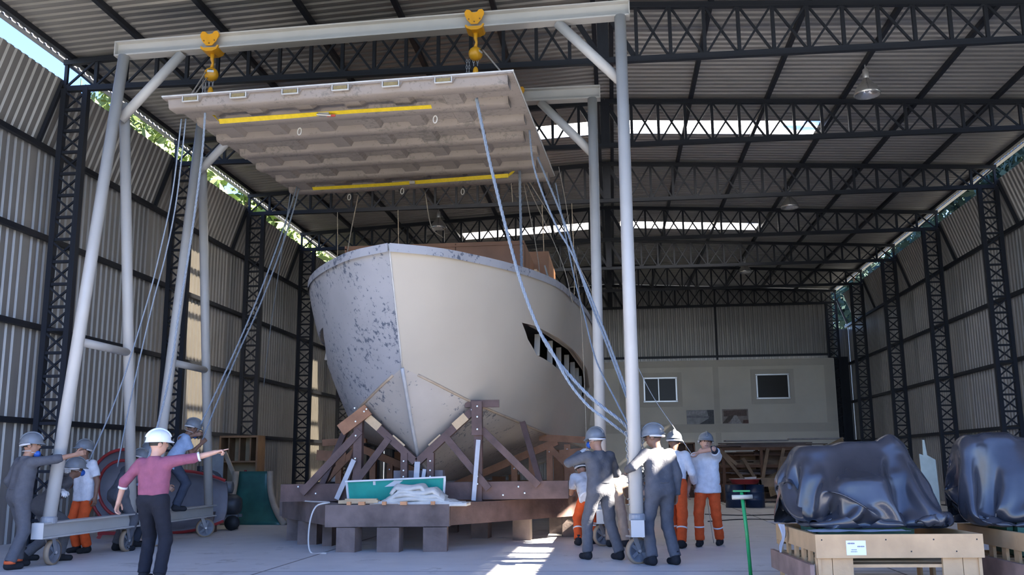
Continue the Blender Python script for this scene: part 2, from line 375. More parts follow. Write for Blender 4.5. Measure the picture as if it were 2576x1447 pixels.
# trees outside
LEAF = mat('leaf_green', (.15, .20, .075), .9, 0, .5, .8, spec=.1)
LEAF_SHADE = mat('leaf_shaded', (.035, .06, .05), .9, 0, .4, .8, spec=.1)  # leaf colour with the shade of the backlit right-hand trees painted in
BARK = mat('bark', (.10, .07, .05), .9)
def tree_meshes(seed):
    rs = np.random.RandomState(seed); mb = MB()
    cl = [(rs.normal(0, 1.5), rs.normal(0, 1.5), rs.uniform(7.5, 15), rs.uniform(1.2, 2.1)) for _ in range(24)]
    for cx, cy, cz, rr in cl:
        for _ in range(150):
            d = rs.normal(size=3); d /= np.linalg.norm(d); p = np.array([cx, cy, cz]) + d*rr*rs.uniform(.5, 1)
            a = rs.normal(size=3); a /= np.linalg.norm(a); b = np.cross(a, d); b /= np.linalg.norm(b)+1e-6; s_ = rs.uniform(.14, .32)
            mb.add([p-a*s_, p+b*s_*.5, p+a*s_, p-b*s_*.5], [(0, 1, 2, 3)])
    tr = MB().tube([(0, 0, -.1), (.1, 0, 4), (.2, .1, 8), (.1, .2, 13)], [.32, .25, .17, .05], 8)
    for cx, cy, cz, rr in cl[:10]: tr.tube([(.15, .05, cz-3), (cx, cy, cz)], [.1, .03], 5)
    return mb.mesh('foliage', LEAF), tr.mesh('trunk', BARK)
TREES = [tree_meshes(s) for s in (1, 2, 3)]
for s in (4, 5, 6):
    a_, b_ = tree_meshes(s); a_.materials.clear(); a_.materials.append(LEAF_SHADE); TREES.append((a_, b_))
def tree(k, x, y, sc, label, group, dark=0):
    r = thing('leafy_tree', label, 'tree', (x, y, -.06), k*1.3, group); r.scale = (sc, sc, sc)
    link('foliage', TREES[k % 3+dark][0], r); link('trunk', TREES[k % 3+dark][1], r)
for k, y in enumerate([31, 36, 41, 46.5, 52, 58, 64, 71]): tree(k, -16.5-(k % 2)*2, y, .95+.1*(k % 3), 'sunlit green tree glimpsed through the eave gap above the left wall', 'trees outside the left wall')
for k, y in enumerate([-9, -5.5, -2, 1, 19.5, 22, 25, 27.5, 31, 34.5, 38, 42, 52, 63, 76]): tree(k, 18-(k % 2)*1.5, y, 1.02+.05*(k % 3), 'shaded tree glimpsed through the eave gap above the right wall' if y > 37 else 'unseen tree added outside the right wall to block the sun', 'trees outside the right wall' if y > 37 else 'unseen trees added as sun shade', 3)  # nearer trees are unseen, added to block sun at the yard and eave gap
# ------------------------------------------------------------------ gantries
def lerp(a, b, t): return a+(b-a)*t
def ibeam(mb, p, q, h, w_, t=.022):
    p, q = Vector(p), Vector(q); d = Vector((0, 0, h/2-t/2))
    mb.beam(p+d, q+d, w_, t); mb.beam(p-d, q-d, w_, t); mb.beam(p, q, .02, h-2*t); return mb
def gantry(label, XL, XR, Yc, zL, zR, legs):
    r = thing('gantry_frame', label, 'gantry', (0, Yc, 0))
    H = .25
    bm = ibeam(MB(), (XL-.14, 0, zL-H/2), (XR+.14, 0, zR-H/2), H, .2)
    for x, z in ((XL-.14, zL-H/2), (XR+.14, zR-H/2)): bm.box((x, 0, z), (.015, .2, H))
    part('beam', bm, GREYP, r)
    for x, zt, (yf, yb), zb, rr in ((XL, zL, legs[0], .58, .086), (XR, zR, legs[1], .58, .088)):
        zj = zt-H
        part('leg', MB().tube([(x, yf, zb), (x, -.05, zj)], rr, 18), GREYP, r, True)
        part('leg', MB().tube([(x, yb, zb), (x, .06, zj-.75)], rr*.95, 18), GREYP, r, True)
        def yat(y0, y1, z, z1): return lerp(y0, y1, (z-zb)/(z1-zb))
        part('cross_tie', MB().tube([(x, yat(yf, -.05, 3.08, zj), 3.08), (x, yat(yb, .06, 3.08, zj-.75), 3.08)], .062, 14), GREYP, r, True)
        sg = 1 if x == XL else -1
        part('knee_brace', MB().tube([(x, -.02, zj-1.05), (x+sg*.95, 0, lerp(zL, zR, abs(x+sg*.95-XL)/(XR-XL))-H)], .078, 16), GREYP, r, True)
        y0, y1 = yf-.24, yb+.2
        bb = part('base_beam', ibeam(MB(), (x, y0, .47), (x, y1, .47), .21, .17), GREYP, r)
        part('end_plate', MB().box((x, y0, .47), (.17, .012, .21)), GREYP, bb)
        part('leg_collar', MB().lathe([(rr+.02, -.04), (rr+.02, .03), (rr, .05)], (x, yf, .6), 18), mat('collar_grey', (.3, .31, .33), .5), r)
        for yw in (y0+.38, y1-.3):
            wr = .165; al = (1.05 if yw < 0 else .3) if x > -4 else (.0 if Yc < 14 else .9)
            A = Vector((math.cos(al), -math.sin(al), 0)); B = Vector((math.sin(al), math.cos(al), 0)); Cw = Vector((x, yw, wr)); Z_ = Vector((0, 0, 1))
            ws = part('caster_wheel', MB().lathe([(.03, -.03), (wr-.05, -.022), (wr-.045, -.03), (wr, -.026), (wr+.0, .026), (wr-.045, .03), (wr-.05, .022), (.03, .03), (.03, -.03)], Cw, 28, A), mat('wheel_grey_rim', (.20, .21, .24), .5, .2), r, True)
            part('tyre', MB().lathe([(wr-.02, -.034), (wr+.004, -.03), (wr+.004, .03), (wr-.02, .034)], Cw+Z_*.004, 28, A), mat('tyre_tan', (.34, .25, .17), .7), ws, True)
            for a in range(5):
                t = 2*PI*a/5; part('spoke', MB().beam(Cw+(B*math.cos(t)+Z_*math.sin(t))*.03, Cw+(B*math.cos(t)+Z_*math.sin(t))*(wr-.045), .04, .075, A), mat('wheel_grey_rim', (.2, .21, .24), .5), ws)
            part('axle', MB().tube([Cw-A*.06, Cw+A*.06], .02, 10), BOLT, ws)
            part('caster_fork', MB().beam(Cw-A*.05, Cw-A*.05-B*.07+Z_*.185, .06, .012, A).beam(Cw+A*.05, Cw+A*.05-B*.07+Z_*.185, .06, .012, A).box(Cw-B*.07+Z_*.19, (.13, .14, .02), -al), mat('fork_steel', (.3, .3, .32), .45, .4), r)
    return r
gantry('near pale grey tubular gantry frame straddling the hanging mould', -7.62, .27, 13.45, 8.0, 8.2, ((-1.1, 1.12), (-.78, .78)))
gantry('far pale grey tubular gantry frame standing beside the boat bow', -7.62, -.22, 16.35, 8.06, 8.06, ((-1.1, 1.12), (-1.0, 1.05)))
# ------------------------------------------------------------------ chain hoists
def chain(mb, p, q, wd=.02, step=.05):
    """links as crossed flat rings"""
    p, q = Vector(p), Vector(q); d = (q-p); n = max(1, int(d.length/step)); d.normalize()
    a = Vector((1, 0, 0)) if abs(d.x) < .9 else Vector((0, 1, 0)); U = d.cross(a).normalized(); V = d.cross(U)
    for i in range(n):
        c = p+d*(step*(i+.5)); S_ = U if i % 2 else V
        k = [c-d*step*.62+S_*wd*.2, c-d*step*.3+S_*wd*.6, c+d*step*.3+S_*wd*.6, c+d*step*.62+S_*wd*.2, c+d*step*.62-S_*wd*.2, c+d*step*.3-S_*wd*.6, c-d*step*.3-S_*wd*.6, c-d*step*.62-S_*wd*.2]
        mb.tube(k+[k[0]], wd*.22, 4, False)
    return mb
HEART = [(-.0, .085), (.05, .1), (.075, .135), (.12, .14), (.15, .1), (.148, .05), (.11, -.03), (.05, -.1), (-.05, -.1), (-.11, -.03), (-.148, .05), (-.15, .1), (-.12, .14), (-.075, .135), (-.05, .1)]
def hoist(x, Yc, zt, zl, label, turn):
    """zt: top of the beam here, zl: level of the lifted load"""
    r = thing('chain_hoist', label, 'chain hoist', (x, Yc, zt-.12), 0, 'yellow chain hoists on the gantries')
    for s in (-1, 1):
        pl = part('trolley_plate', MB().prism(HEART, .014, (0, s*.135, 0)), YEL, r)
        for bx, bz in ((-.085, -.02), (.085, -.02), (0, -.065)): part('bolt', MB().lathe([(0, .02), (.012, .018), (.012, 0)], (bx, s*.135, bz), 8, (0, s, 0)), mat('bolt_dark', (.25, .12, .02), .5), pl)
        for wx in (-.095, .095): part('trolley_wheel', MB().lathe([(0, -.02), (.055, -.02), (.055, .02), (0, .02)], (wx, s*.112, .085), 16, (0, 1, 0)), YEL, r, True)
    part('yoke', MB().prism([(-.13, -.1), (-.15, -.12), (-.12, -.16), (-.05, -.19), (.05, -.19), (.12, -.16), (.15, -.1), (.13, -.09), (.1, -.13), (-.1, -.13)], .27), YEL, r)
    part('suspension_hook', MB().tube([(0, 0, -.17), (0, 0, -.28), (.015, 0, -.34), (0, 0, -.42)], [.035, .028, .02, .03], 10), YEL, r, True)
    R = Matrix.Rotation(turn, 3, 'Z'); ax = R @ Vector((0, 1, 0))
    bd = part('hoist_body', MB().lathe([(0, -.085), (.07, -.085), (.1, -.05), (.11, -.02), (.11, .02), (.1, .05), (.07, .085), (0, .085)], (0, 0, -.53), 24, ax), YEL, r, True)
    cc = Vector((0, 0, -.53))-ax*.088
    part('name_plate', MB().box(cc+Vector((0, 0, .02)), (.1, .006, .035), turn), mat('plate_silver', (.75, .74, .7), .4, .3), bd)
    part('name_plate', MB().box(cc+Vector((0, -.001, .045)), (.06, .006, .014), turn), mat('plate_dark', (.06, .05, .03), .5), bd)
    zb = -.83
    blk = part('hook_block', MB().sphere((0, 0, zb), .055, 14, 10, (.8, .8, 1.7)), YEL, r, True)
    part('hook', MB().tube(smooth_curve([(0, 0, zb-.08), (0, 0, zb-.14), (.035, 0, zb-.18), (.03, 0, zb-.23), (-.02, 0, zb-.235), (-.04, 0, zb-.2)], 5), .014, 8), YEL, blk, True)
    lc = MB()
    for dx in (-.03, .03): chain(lc, (dx, 0, -.62), (dx, 0, zb+.08), .022)
    part('load_chain', lc, CHAIN, r)
    part('hand_chain', chain(chain(MB(), (-.1, .03, -.6), (-.12, .03, zl-zt+.2), .018), (-.14, .03, -.6), (-.15, .03, zl-zt+.2), .018), CHAIN, r)
    part('sling', MB().tube([(0, 0, zb-.2), (-.05, 0, zl-zt+.12)], .014, 8), mat('sling_grey', (.35, .34, .32), .8), r)
def g1z(x): return 8.0+.2*(x+7.62)/7.89
ZM = 6.66
hoist(-6.17, 13.45, g1z(-6.17), ZM, 'yellow chain hoist hanging over the left end of the near beam', .25)
hoist(-1.95, 13.45, g1z(-1.95), ZM, 'yellow chain hoist turned edge-on at the right of the near beam', 1.2)
hoist(-6.1, 16.35, 8.06, ZM, 'yellow chain hoist on the far beam hidden behind the mould', .3)
hoist(-1.6, 16.35, 8.06, ZM, 'yellow chain hoist peeping past the mould edge on the far beam', .3)
# ------------------------------------------------------------------ hanging mould
FRP = blotch('raw_fibreglass', (.30, .262, .238), (.21, .19, .175), .75, 14, .56, 1.5)
FRPE = mat('fibreglass_edge', (.62, .62, .6), .6, 0, .1, 12)
mo = thing('hull_mould', 'wide fibreglass mould panel with ribbed underside hanging from the hoists', 'mould', (-3.71, 14.76, 6.40), -.055)
LX, LY = 5.2, 4.9
part('skin', MB().box((0, 0, .215), (LX, LY, .03)), FRP, mo)
part('edge_flange', MB().box((0, -LY/2, .232), (LX+.03, .02, .018)).box((0, LY/2, .232), (LX, .02, .03)).box((-LX/2, 0, .232), (.02, LY, .03)).box((LX/2, 0, .232), (.02, LY, .03)), FRPE, mo)
def hat(w0, w1, h): return [(-w1/2, h), (-w0/2, 0), (w0/2, 0), (w1/2, h)]
for k in range(7):
    y = -LY/2+.2+k*.755; n = 40; rows = []
    x0, x1 = -LX/2+.06+.05*(k % 2), LX/2-.08-.12*(k % 2)
    zb_ = .07 if k == 0 else .098
    prof = [(-.15, .205), (-.125, zb_+.02), (-.1, zb_), (.1, zb_), (.125, zb_+.02), (.15, .205)]
    rows = [[(x0+(x1-x0)*i/n, y+a+random.uniform(-.006, .006), b+random.uniform(-.006, .006)) for a, b in prof] for i in range(n+1)]
    mb = MB().grid(rows); e = len(prof)
    mb.f.append(tuple(range(e))); mb.f.append(tuple(n*e+j for j in reversed(range(e))))
    part('transverse_rib', mb, FRP, mo, True)
YX = [-2.16, -1.42, -.63, .12, .86, 1.62]
for k, x in enumerate(YX):
    part('long_rib', MB().prism(hat(.24, .34, .075), LY-.04, (x, 0, .13), (1, 0, 0), (0, 0, 1)), FRP, mo)
    part('rib_end', MB().box((x, -LY/2-.002, .165), (.2, .02, .06)), mat('rib_core_ochre', (.27, .21, .10), .8, 0, .2, 20), mo)
    part('rib_rim', MB().box((x, -LY/2-.005, .13), (.25, .025, .012)).box((x-.118, -LY/2-.005, .17), (.012, .025, .08)).box((x+.118, -LY/2-.005, .17), (.012, .025, .08)), FRPE, mo)
for k, (x, y) in enumerate([(-.86, -1.5), (1.3, -1.62), (-1.3, 2.1), (.9, 2.15), (-.2, 1.9)]):
    pts = [(x+.03*math.cos(t), y+.01*math.sin(t), -.08+.06*math.sin(t)) for t in np.linspace(0, 2*PI, 14)]
    part('rope_loop', MB().tube(pts, .009, 6, False), mat('loop_white', (.72, .7, .66), .8), mo, True)
for k, (x, y) in enumerate([(-.95, -1.2), (-.35, -1.35), (.6, -1.3), (.9, -1.25)]):
    part('tie_cord', MB().tube(smooth_curve([(x, y, .22), (x-.05, y, .42), (x+.03, y, .56), (x+.12, y, .40), (x+.22, y, .3)]), .008, 5), ROPEB, mo)
def ribbon(pts, wd, th, twist):
    P = smooth_curve(pts, 8); rows = []
    for i, p in enumerate(P):
        d = (P[min(i+1, len(P)-1)]-P[max(i-1, 0)]).normalized(); s_ = d.cross(Vector((0, 0, 1))).normalized(); t = twist(i/(len(P)-1)); u_ = s_.cross(d)
        S_ = s_*math.cos(t)+u_*math.sin(t); N = d.cross(S_)
        rows.append([p-S_*wd/2-N*th, p+S_*wd/2-N*th, p+S_*wd/2+N*th, p-S_*wd/2+N*th, p-S_*wd/2-N*th])
    return MB().grid(rows)
RZ = Matrix.Rotation(-.055, 3, 'Z'); MC = Vector((-3.71, 14.76, 6.45))
def ml(x, y, z): return RZ @ Vector((x, y, z)) + MC
s1 = thing('lifting_strap', 'yellow webbing strap with ratchet slung under the front of the mould', 'strap', ml(0, -1.9, -.05), 0)
o1 = ml(0, -1.9, -.05)
part('webbing', ribbon([ml(-2.0, -1.85, -.02)-o1, ml(-.9, -1.9, -.035)-o1, ml(0, -1.9, -.03)-o1, ml(1.3, -1.85, -.02)-o1], .075, .003, lambda t: .35+1.0*max(0, .6-t)), WEB, s1)
part('webbing', ribbon([ml(-2.0, -1.85, -.02)-o1, ml(-2.1, -1.85, .1)-o1, ml(-2.12, -1.7, .24)-o1], .05, .003, lambda t: .2), WEB, s1)
part('ratchet', MB().box(ml(-.32, -1.9, -.04)-o1, (.16, .07, .05)).tube([ml(-.42, -1.93, -.05)-o1, ml(-.2, -1.93, -.08)-o1], .018, 8), mat('ratchet_zinc', (.5, .48, .45), .4, .6), s1)
part('red_tag', MB().box(ml(-.2, -1.92, -.08)-o1, (.12, .02, .03)), mat('tag_red', (.55, .08, .05), .6), s1)
s2 = thing('lifting_strap', 'yellow webbing strap slung under the far edge of the mould', 'strap', ml(0, 1.7, -.05), 0)
o2 = ml(0, 1.7, -.05)
part('webbing', ribbon([ml(-1.9, 1.75, -.03)-o2, ml(-.5, 1.72, -.04)-o2, ml(.1, 1.72, -.03)-o2, ml(1.85, 1.66, -.02)-o2], .075, .003, lambda t: .5+.9*max(0, t-.45)), WEB, s2)
part('webbing', ribbon([ml(1.85, 1.66, -.02)-o2, ml(1.95, 1.66, .06)-o2, ml(2.0, 1.66, .2)-o2], .06, .003, lambda t: .3), WEB, s2)
part('ratchet', MB().box(ml(.05, 1.7, -.04)-o2, (.1, .06, .05)), MATS['ratchet_zinc'], s2)
# ------------------------------------------------------------------ the boat
CX = -3.22
BS = [(0, 0), (.3, .5), (1, 1.15), (1.7, 1.62), (3, 2.2), (4.7, 2.5), (6.5, 2.7), (9, 2.82), (17, 2.6)]
BC = [(0, 0), (.5, .42), (1.23, .95), (2.7, 1.5), (5.2, 2.0), (8, 2.3), (17, 2.35)]
ZC = [(0, 2.77), (1.23, 2.28), (2.7, 2.04), (5.2, 1.82), (8, 1.72), (17, 1.7)]
KEEL = [(14.27, 2.77), (14.98, 1.98), (15.54, 1.42), (16.5, 1.14), (18, .97), (30, .93)]
def pch(tab):   # smooth monotone-ish table
    xs = np.array([t[0] for t in tab]); ys = np.array([t[1] for t in tab]); m = np.gradient(ys, xs)
    def f(x):
        x = min(max(x, xs[0]), xs[-1]); i = min(int(np.searchsorted(xs, x, 'right'))-1, len(xs)-2); i = max(i, 0)
        h = xs[i+1]-xs[i]; t = (x-xs[i])/h
        return float((2*t**3-3*t*t+1)*ys[i]+(t**3-2*t*t+t)*h*m[i]+(-2*t**3+3*t*t)*ys[i+1]+(t**3-t*t)*h*m[i+1])
    return f
fBS, fBC, fZC = pch(BS), pch(BC), pch(ZC)
SS = [0, .004, .01, .018, .028, .04, .055, .07, .09, .11, .135, .16, .19, .22, .26, .3, .35, .4, .46, .52, .6, .7, .8, .9, 1]
YS = 30.0
def hull_side(s, v, sd):
    y0 = 14.27-1.0*v; Y = y0+s*(YS-y0); d = Y-y0; zc = fZC(d); z = zc+(4.5-zc)*v
    bc = fBC(d); return Vector((CX+sd*(bc+(fBS(d)-bc)*(1-(1-v)**1.7)), Y, z))
def b_at(Y, z, sd):
    """x of the hull side at a station and height"""
    lo, hi = 0., 1.
    for _ in range(30):
        v = (lo+hi)/2; y0 = 14.27-v; zc = fZC(max(0, Y-y0)); zz = zc+(4.5-zc)*v
        if zz < z: lo = v
        else: hi = v
    d = Y-(14.27-v); bc = fBC(d); return CX+sd*(bc+(fBS(d)-bc)*(1-(1-v)**1.7))
CREAM = mat('hull_primer_cream', (.50, .455, .385), .6, 0, .08, .5)
SPOT = blotch('hull_grey_speckled', (.40, .40, .42), (.11, .13, .17), .6, 11.0, .555, .7)
OR = Vector((CX, 14.3, 0))
boat = thing('boat_hull', 'large unpainted motor yacht hull with pale bow resting in a timber cradle', 'boat', OR)
EYE_P = [(15.7, 3.64), (16.1, 3.64), (16.8, 3.59), (18.8, 3.53), (21.4, 3.36), (22.8, 3.08), (22.5, 2.85), (21.7, 2.72), (19.8, 2.86), (18, 3.05), (16.55, 3.18), (16.05, 3.4)]
def cut(o, cutter):
    m = o.modifiers.new('b', 'BOOLEAN'); m.operation = 'DIFFERENCE'; m.object = cutter; m.solver = 'EXACT'
    bpy.context.view_layer.update(); dg = bpy.context.evaluated_depsgraph_get()
    me = bpy.data.meshes.new_from_object(o.evaluated_get(dg)); o.modifiers.clear(); o.data = me
    bpy.data.objects.remove(cutter, do_unlink=True)
for sd, m in ((-1, SPOT), (1, CREAM)):
    NV = 16; TH = .10; rows = []
    for s in SS:
        outer = [hull_side(s, j/NV, sd)-OR for j in range(NV+1)]
        inner = [p-Vector((sd*TH, 0, 0)) if abs(p.x) > TH else Vector((0, p.y+.03, p.z)) for p in outer]
        rows.append(outer+inner[::-1]+[outer[0]])
    if sd < 0: rows = [r[::-1] for r in rows]
    mb = MB().grid(rows); e = len(rows[0]); mb.f.append(tuple((len(rows)-1)*e+j for j in range(e-1))[::1 if sd > 0 else 1])
    o = part('hull_side', mb, m, boat)
    for p in o.data.polygons: p.use_smooth = False
    bx = CX+sd*3.0-OR.x
    ct = MB().prism([(y-OR.y, z) for y, z in EYE_P], 3.6, (bx, 0, 0), (0, 1, 0), (0, 0, 1))
    co = link('cutter', ct.mesh('cutter')); co.location = OR
    bpy.context.view_layer.update()
    import bmesh
    bm_ = bmesh.new(); bm_.from_mesh(o.data); bmesh.ops.remove_doubles(bm_, verts=bm_.verts, dist=.0005); bmesh.ops.recalc_face_normals(bm_, faces=bm_.faces); bm_.to_mesh(o.data); bm_.free()
    bm_ = bmesh.new(); bm_.from_mesh(co.data); bmesh.ops.recalc_face_normals(bm_, faces=bm_.faces); bm_.to_mesh(co.data); bm_.free()
    cut(o, co)
    o.data.polygons.foreach_set('use_smooth', [True]*len(o.data.polygons))
    try: o.data.set_sharp_from_angle(angle=.6)
    except Exception: pass
    # deep sill frame and slats inside the opening
    fr = []
    ring = EYE_P + [EYE_P[0]]
    rows = []
    for y, z in ring:
        x = b_at(y, z, sd)-OR.x; rows.append([(x-sd*.02, y-OR.y, z), (x-sd*.11, y-OR.y, z)])
    part('window_recess', MB().grid(rows), CREAM, boat)
    for y, ll in ((16.75, .0), (17.55, 0), (18.4, 0), (19.3, 0), (20.2, 0), (21.0, 0), (21.8, 0)):
        zt = interp(y, [(15.7, 3.64), (16.8, 3.59), (18.8, 3.53), (21.4, 3.36), (22.8, 3.08)])-.01; zb = interp(y, [(15.7, 3.6), (16.05, 3.4), (16.55, 3.18), (18, 3.05), (19.8, 2.86), (21.7, 2.72), (22.5, 2.85)])+.01
        xa = b_at(y, (zt+zb)/2, sd)-OR.x
        part('window_divider', MB().add([(xa-sd*.1, y-.2-OR.y, zb), (xa-sd*.2, y-.17-OR.y, zb), (xa-sd*.2, y+.03-OR.y, zt), (xa-sd*.1, y+.0-OR.y, zt), (xa-sd*.1, y-.13-OR.y, zb), (xa-sd*.2, y-.1-OR.y, zb), (xa-sd*.2, y+.1-OR.y, zt), (xa-sd*.1, y+.07-OR.y, zt)], BOXF), CREAM, boat)
    # cap rail
    rows = []
    for s in SS:
        p = hull_side(s, 1, sd)-OR; q = Vector((p.x-sd*.13 if abs(p.x) > .13 else 0, p.y+(.0 if abs(p.x) > .13 else .05), p.z))
        off = Vector((sd*.015, -.01, 0)); rows.append([p+off+Vector((0, 0, -.12)), p+off+Vector((0, 0, .01)), q+Vector((0, 0, .01)), q+Vector((0, 0, -.06))])
    part('cap_rail', MB().grid(rows), SPOT, boat)
# bottom
NB = 10; rows = []
ys = [14.27, 14.5, 14.75, 15, 15.25, 15.54, 15.8, 16.2, 16.6, 17, 17.6, 18.2, 19, 20, 21.5, 23, 25, 27.5, 30]
for sd in (-1, 1):
    rows = []
    for y in ys:
        zk = interp(y, KEEL); d = y-14.27; bc, zc = fBC(d), fZC(d)
        rows.append([Vector((CX+sd*bc*t, y, zk+(zc-zk)*(t+.10*math.sin(PI*t)*min(1, d/3))))-OR for t in [j/NB for j in range(NB+1)]])
    part('hull_bottom', MB().grid(rows), blotch('bottom_grey', (.47, .44, .41), (.14, .15, .18), .6, 10, .585, .8), boat, True)
    # spray rail along the chine
    rl = [Vector((CX+sd*(fBC(y-14.27)+.004), y, fZC(y-14.27)-.0))-OR for y in ys[1:]]
    part('chine_rail', MB().tube(rl, .022, 6), mat('chine_tan', (.46, .36, .26), .7), boat, True)
part('keel_strip', MB().tube([Vector((CX, y, interp(y, KEEL)-.01))-OR for y in ys], .03, 8), mat('keel_grey', (.42, .43, .45), .6), boat, True)
part('stem_edge', MB().tube([Vector((CX, 14.27-t, 2.77+1.73*t))-OR for t in np.linspace(0, 1, 9)], .012, 6), mat('stem_pale', (.55, .54, .52), .6), boat, True)
part('transom', MB().add([Vector((CX+a, YS-.05, z))-OR for a, z in [(-2.6, 4.5), (-2.4, 1.75), (0, .95), (2.4, 1.75), (2.6, 4.5)]], [(0, 1, 2, 3, 4)]), CREAM, boat)
dk = []
for s in SS[1:]:
    p = hull_side(s, 1, 1)-OR; dk.append([(-p.x+.05, p.y, 4.42), (p.x-.05, p.y, 4.42)])
part('deck', MB().grid(dk), mat('deck_grey', (.4, .38, .35), .8), boat)
dh = part('deckhouse', MB().box((-.24, 18.05-OR.y, 5.02), (3.62, .05, 1.2)).box((-2.03, 20.5-OR.y, 5.02), (.04, 5, 1.2)).box((1.55, 20.5-OR.y, 5.02), (.04, 5, 1.2)).box((-.24, 20.5-OR.y, 5.55), (3.6, 5, .03)), PLY, boat)
for x in (-1.3, .2): part('panel_seam', MB().box((x, 18.02-OR.y, 5.02), (.02, .012, 1.16)), mat('seam_brown', (.16, .08, .05), .8), dh)
part('deckhouse_wing', MB().box((1.4, 20.3-OR.y, 5.15), (1.0, .05, 1.5)).box((1.88, 21.5-OR.y, 5.15), (.04, 2.4, 1.5)), mat('plywood_light', (.40, .215, .13), .6, 0, .2, 1.5), boat)
part('bulwark_board', MB().beam((1.95, 15.9-OR.y, 4.57), (2.4, 19.6-OR.y, 4.57), .05, .05), mat('raw_batten', (.6, .38, .2), .7), boat)
for nm, x, y, h, rx in (('stanchion_plate', 2.16, 18.5, .75, .35), ('stanchion_plate', 2.52, 20.9, .7, .4)):
    part(nm, MB().box((0, 0, 0), (.03, .42, h), M=Matrix.Rotation(-.25, 3, 'Y')), mat('plate_grey', (.3, .29, .27), .5), boat, loc=(x-.12, y-OR.y, 4.8))
for k, y in enumerate((21.6, 22.1)): part('prop_stick', MB().beam((2.62, y-OR.y, 4.5), (2.5, y+.1-OR.y, 5.15), .04, .03), LITE, boat)
# ------------------------------------------------------------------ timber cradle
cr = thing('boat_cradle', 'heavy brown timber cradle on blocks carrying the boat bow', 'cradle', (CX, 15.5, 0))
def cb(name, p, q, w_, h, m=BRN, upv=(0, 0, 1)):
    O = Vector((CX, 15.5, 0)); return part(name, MB().beam(Vector(p)-O, Vector(q)-O, w_, h, upv), m, cr)
def bolt(o, pts, ny=-1):
    O = Vector((CX, 15.5, 0))
    for p in pts: part('bolt', MB().lathe([(0, .016), (.013, .014), (.015, 0)], Vector(p)-O, 8, (0, ny, 0)), BOLT, o)
# blocks
for k, (x, y, w_, h) in enumerate([(-4.07, 14.52, .3, .36), (-3.43, 14.52, .34, .36), (-2.74, 14.6, .36, .36), (-1.62, 16.75, .3, .38), (-5.62, 16.7, .3, .38), (-5.12, 15.9, .34, .38), (-4.7, 15.6, .16, .38), (-4.55, 16.6, .2, .38), (-3.9, 16.9, .2, .38), (-3.1, 16.4, .34, .38), (-2.4, 17.2, .3, .38), (-1.1, 18.3, .3, .4), (-.85, 17.5, .25, .4), (-5.4, 18.4, .3, .4), (-3.2, 18.6, .3, .4), (-1.0, 20.0, .3, .4), (-5.4, 20.5, .3, .4)]):
    part('support_block', MB().box((x-CX, y-15.5, h/2), (w_, .3, h), .05*((k*7) % 5-2)), BRN2, cr)
# sleepers
b1 = cb('sleeper_beam', (-4.42, 14.52, .535), (-2.52, 14.62, .535), .3, .33, BRN2)
b2 = cb('sleeper_beam', (-2.62, 14.66, .545), (-.72, 17.3, .545), .26, .33, BRN)
b3 = cb('sleeper_beam', (-4.3, 14.6, .545), (-5.85, 16.9, .545), .26, .33, BRN2)
cb('sleeper_beam', (-3.45, 14.7, .54), (-3.4, 19, .54), .26, .3, BRN2)
cb('sleeper_beam', (-5.9, 16.9, .55), (-5.5, 21.5, .55), .28, .3, BRN2); cb('sleeper_beam', (-.85, 17.4, .55), (-1.0, 21.5, .55), .28, .3, BRN)
bolt(b2, [(-1.18, 16.62, .58), (-1.1, 16.72, .5)])
for k, x in enumerate((-4.05, -3.85, -3.5, -3.2, -2.75)):
    part('peg', MB().box((x-CX, 14.4-15.5, .72), (.1 if k % 2 else .06, .06, .05)), mat('peg_orange', (.62, .30, .14), .7), cr)
# cross beam and first V frame
yF = 15.55
xb = cb('cross_beam', (-5.5, yF, .85), (-.75, yF, .88), .26, .28, BRN)
bolt(xb, [(-1.55, yF-.13, .93), (-1.45, yF-.13, .83), (-1.8, yF-.13, .8), (-5.2, yF-.13, .95), (-4.9, yF-.13, .84)])
cb('cross_beam', (-5.4, 16.6, .83), (-.7, 16.8, .83), .2, .2, BRN); cb('cross_beam', (-5.3, 17.6, .8), (-.4, 17.6, .8), .24, .2, REDT)
yV = 15.45
TR, TL, FT = (-2.24, yV, 2.2), (-4.2, yV, 2.2), (CX, yV+.05, 1.36)
for sx, T in ((1, TR), (-1, TL)):
    a = cb('vee_arm', (FT[0]+sx*.02, yV, FT[2]-.02), T, .12, .13, BRN, (0, 1, 0))
    d = Vector(T)-Vector(FT)
    for t0, t1 in ((.24, .44), (.64, .84)):
        p, q = Vector(FT)+d*t0, Vector(FT)+d*t1; off = Vector((0, -.075, 0))
        cb('arm_pad', p+off, q+off, .03, .135, LITE, (-d.z*sx, 0, abs(d.x)))
    bolt(a, [Vector(T)+Vector((-sx*.06, -.07, -.03)), Vector(FT)+d*.52+Vector((0, -.07, 0)), Vector(FT)+d*.2+Vector((0, -.07, 0))])
# right post group
p1 = cb('post', (-2.2, yV-.02, .7), (-2.2, yV-.02, 2.3), .13, .14, BRN, (0, 1, 0))
part('splice_plate', MB().box((-2.21-CX, yV-.12-15.5, 2.03), (.17, .05, .55)), BRN, cr); bolt(p1, [(-2.2, yV-.15, z) for z in (2.22, 2.05, 1.85, .98, 1.1)])
cb('head_piece', (-2.42, yV-.02, 2.27), (-1.86, yV+.02, 2.27), .1, .12, BRN)
cb('brace', (-2.14, yV-.05, 1.85), (-1.22, yV-.1, .95), .11, .06, BRN, (0, 1, 0))
cb('brace', (-2.72, yV-.06, 1.72), (-2.02, yV-.1, .9), .11, .06, BRN, (0, 1, 0))
cb('steel_strap', (-2.26, yV-.16, .72), (-2.18, yV-.16, 1.68), .07, .02, mat('strap_grey', (.45, .46, .5), .5, .3), (0, 1, 0))
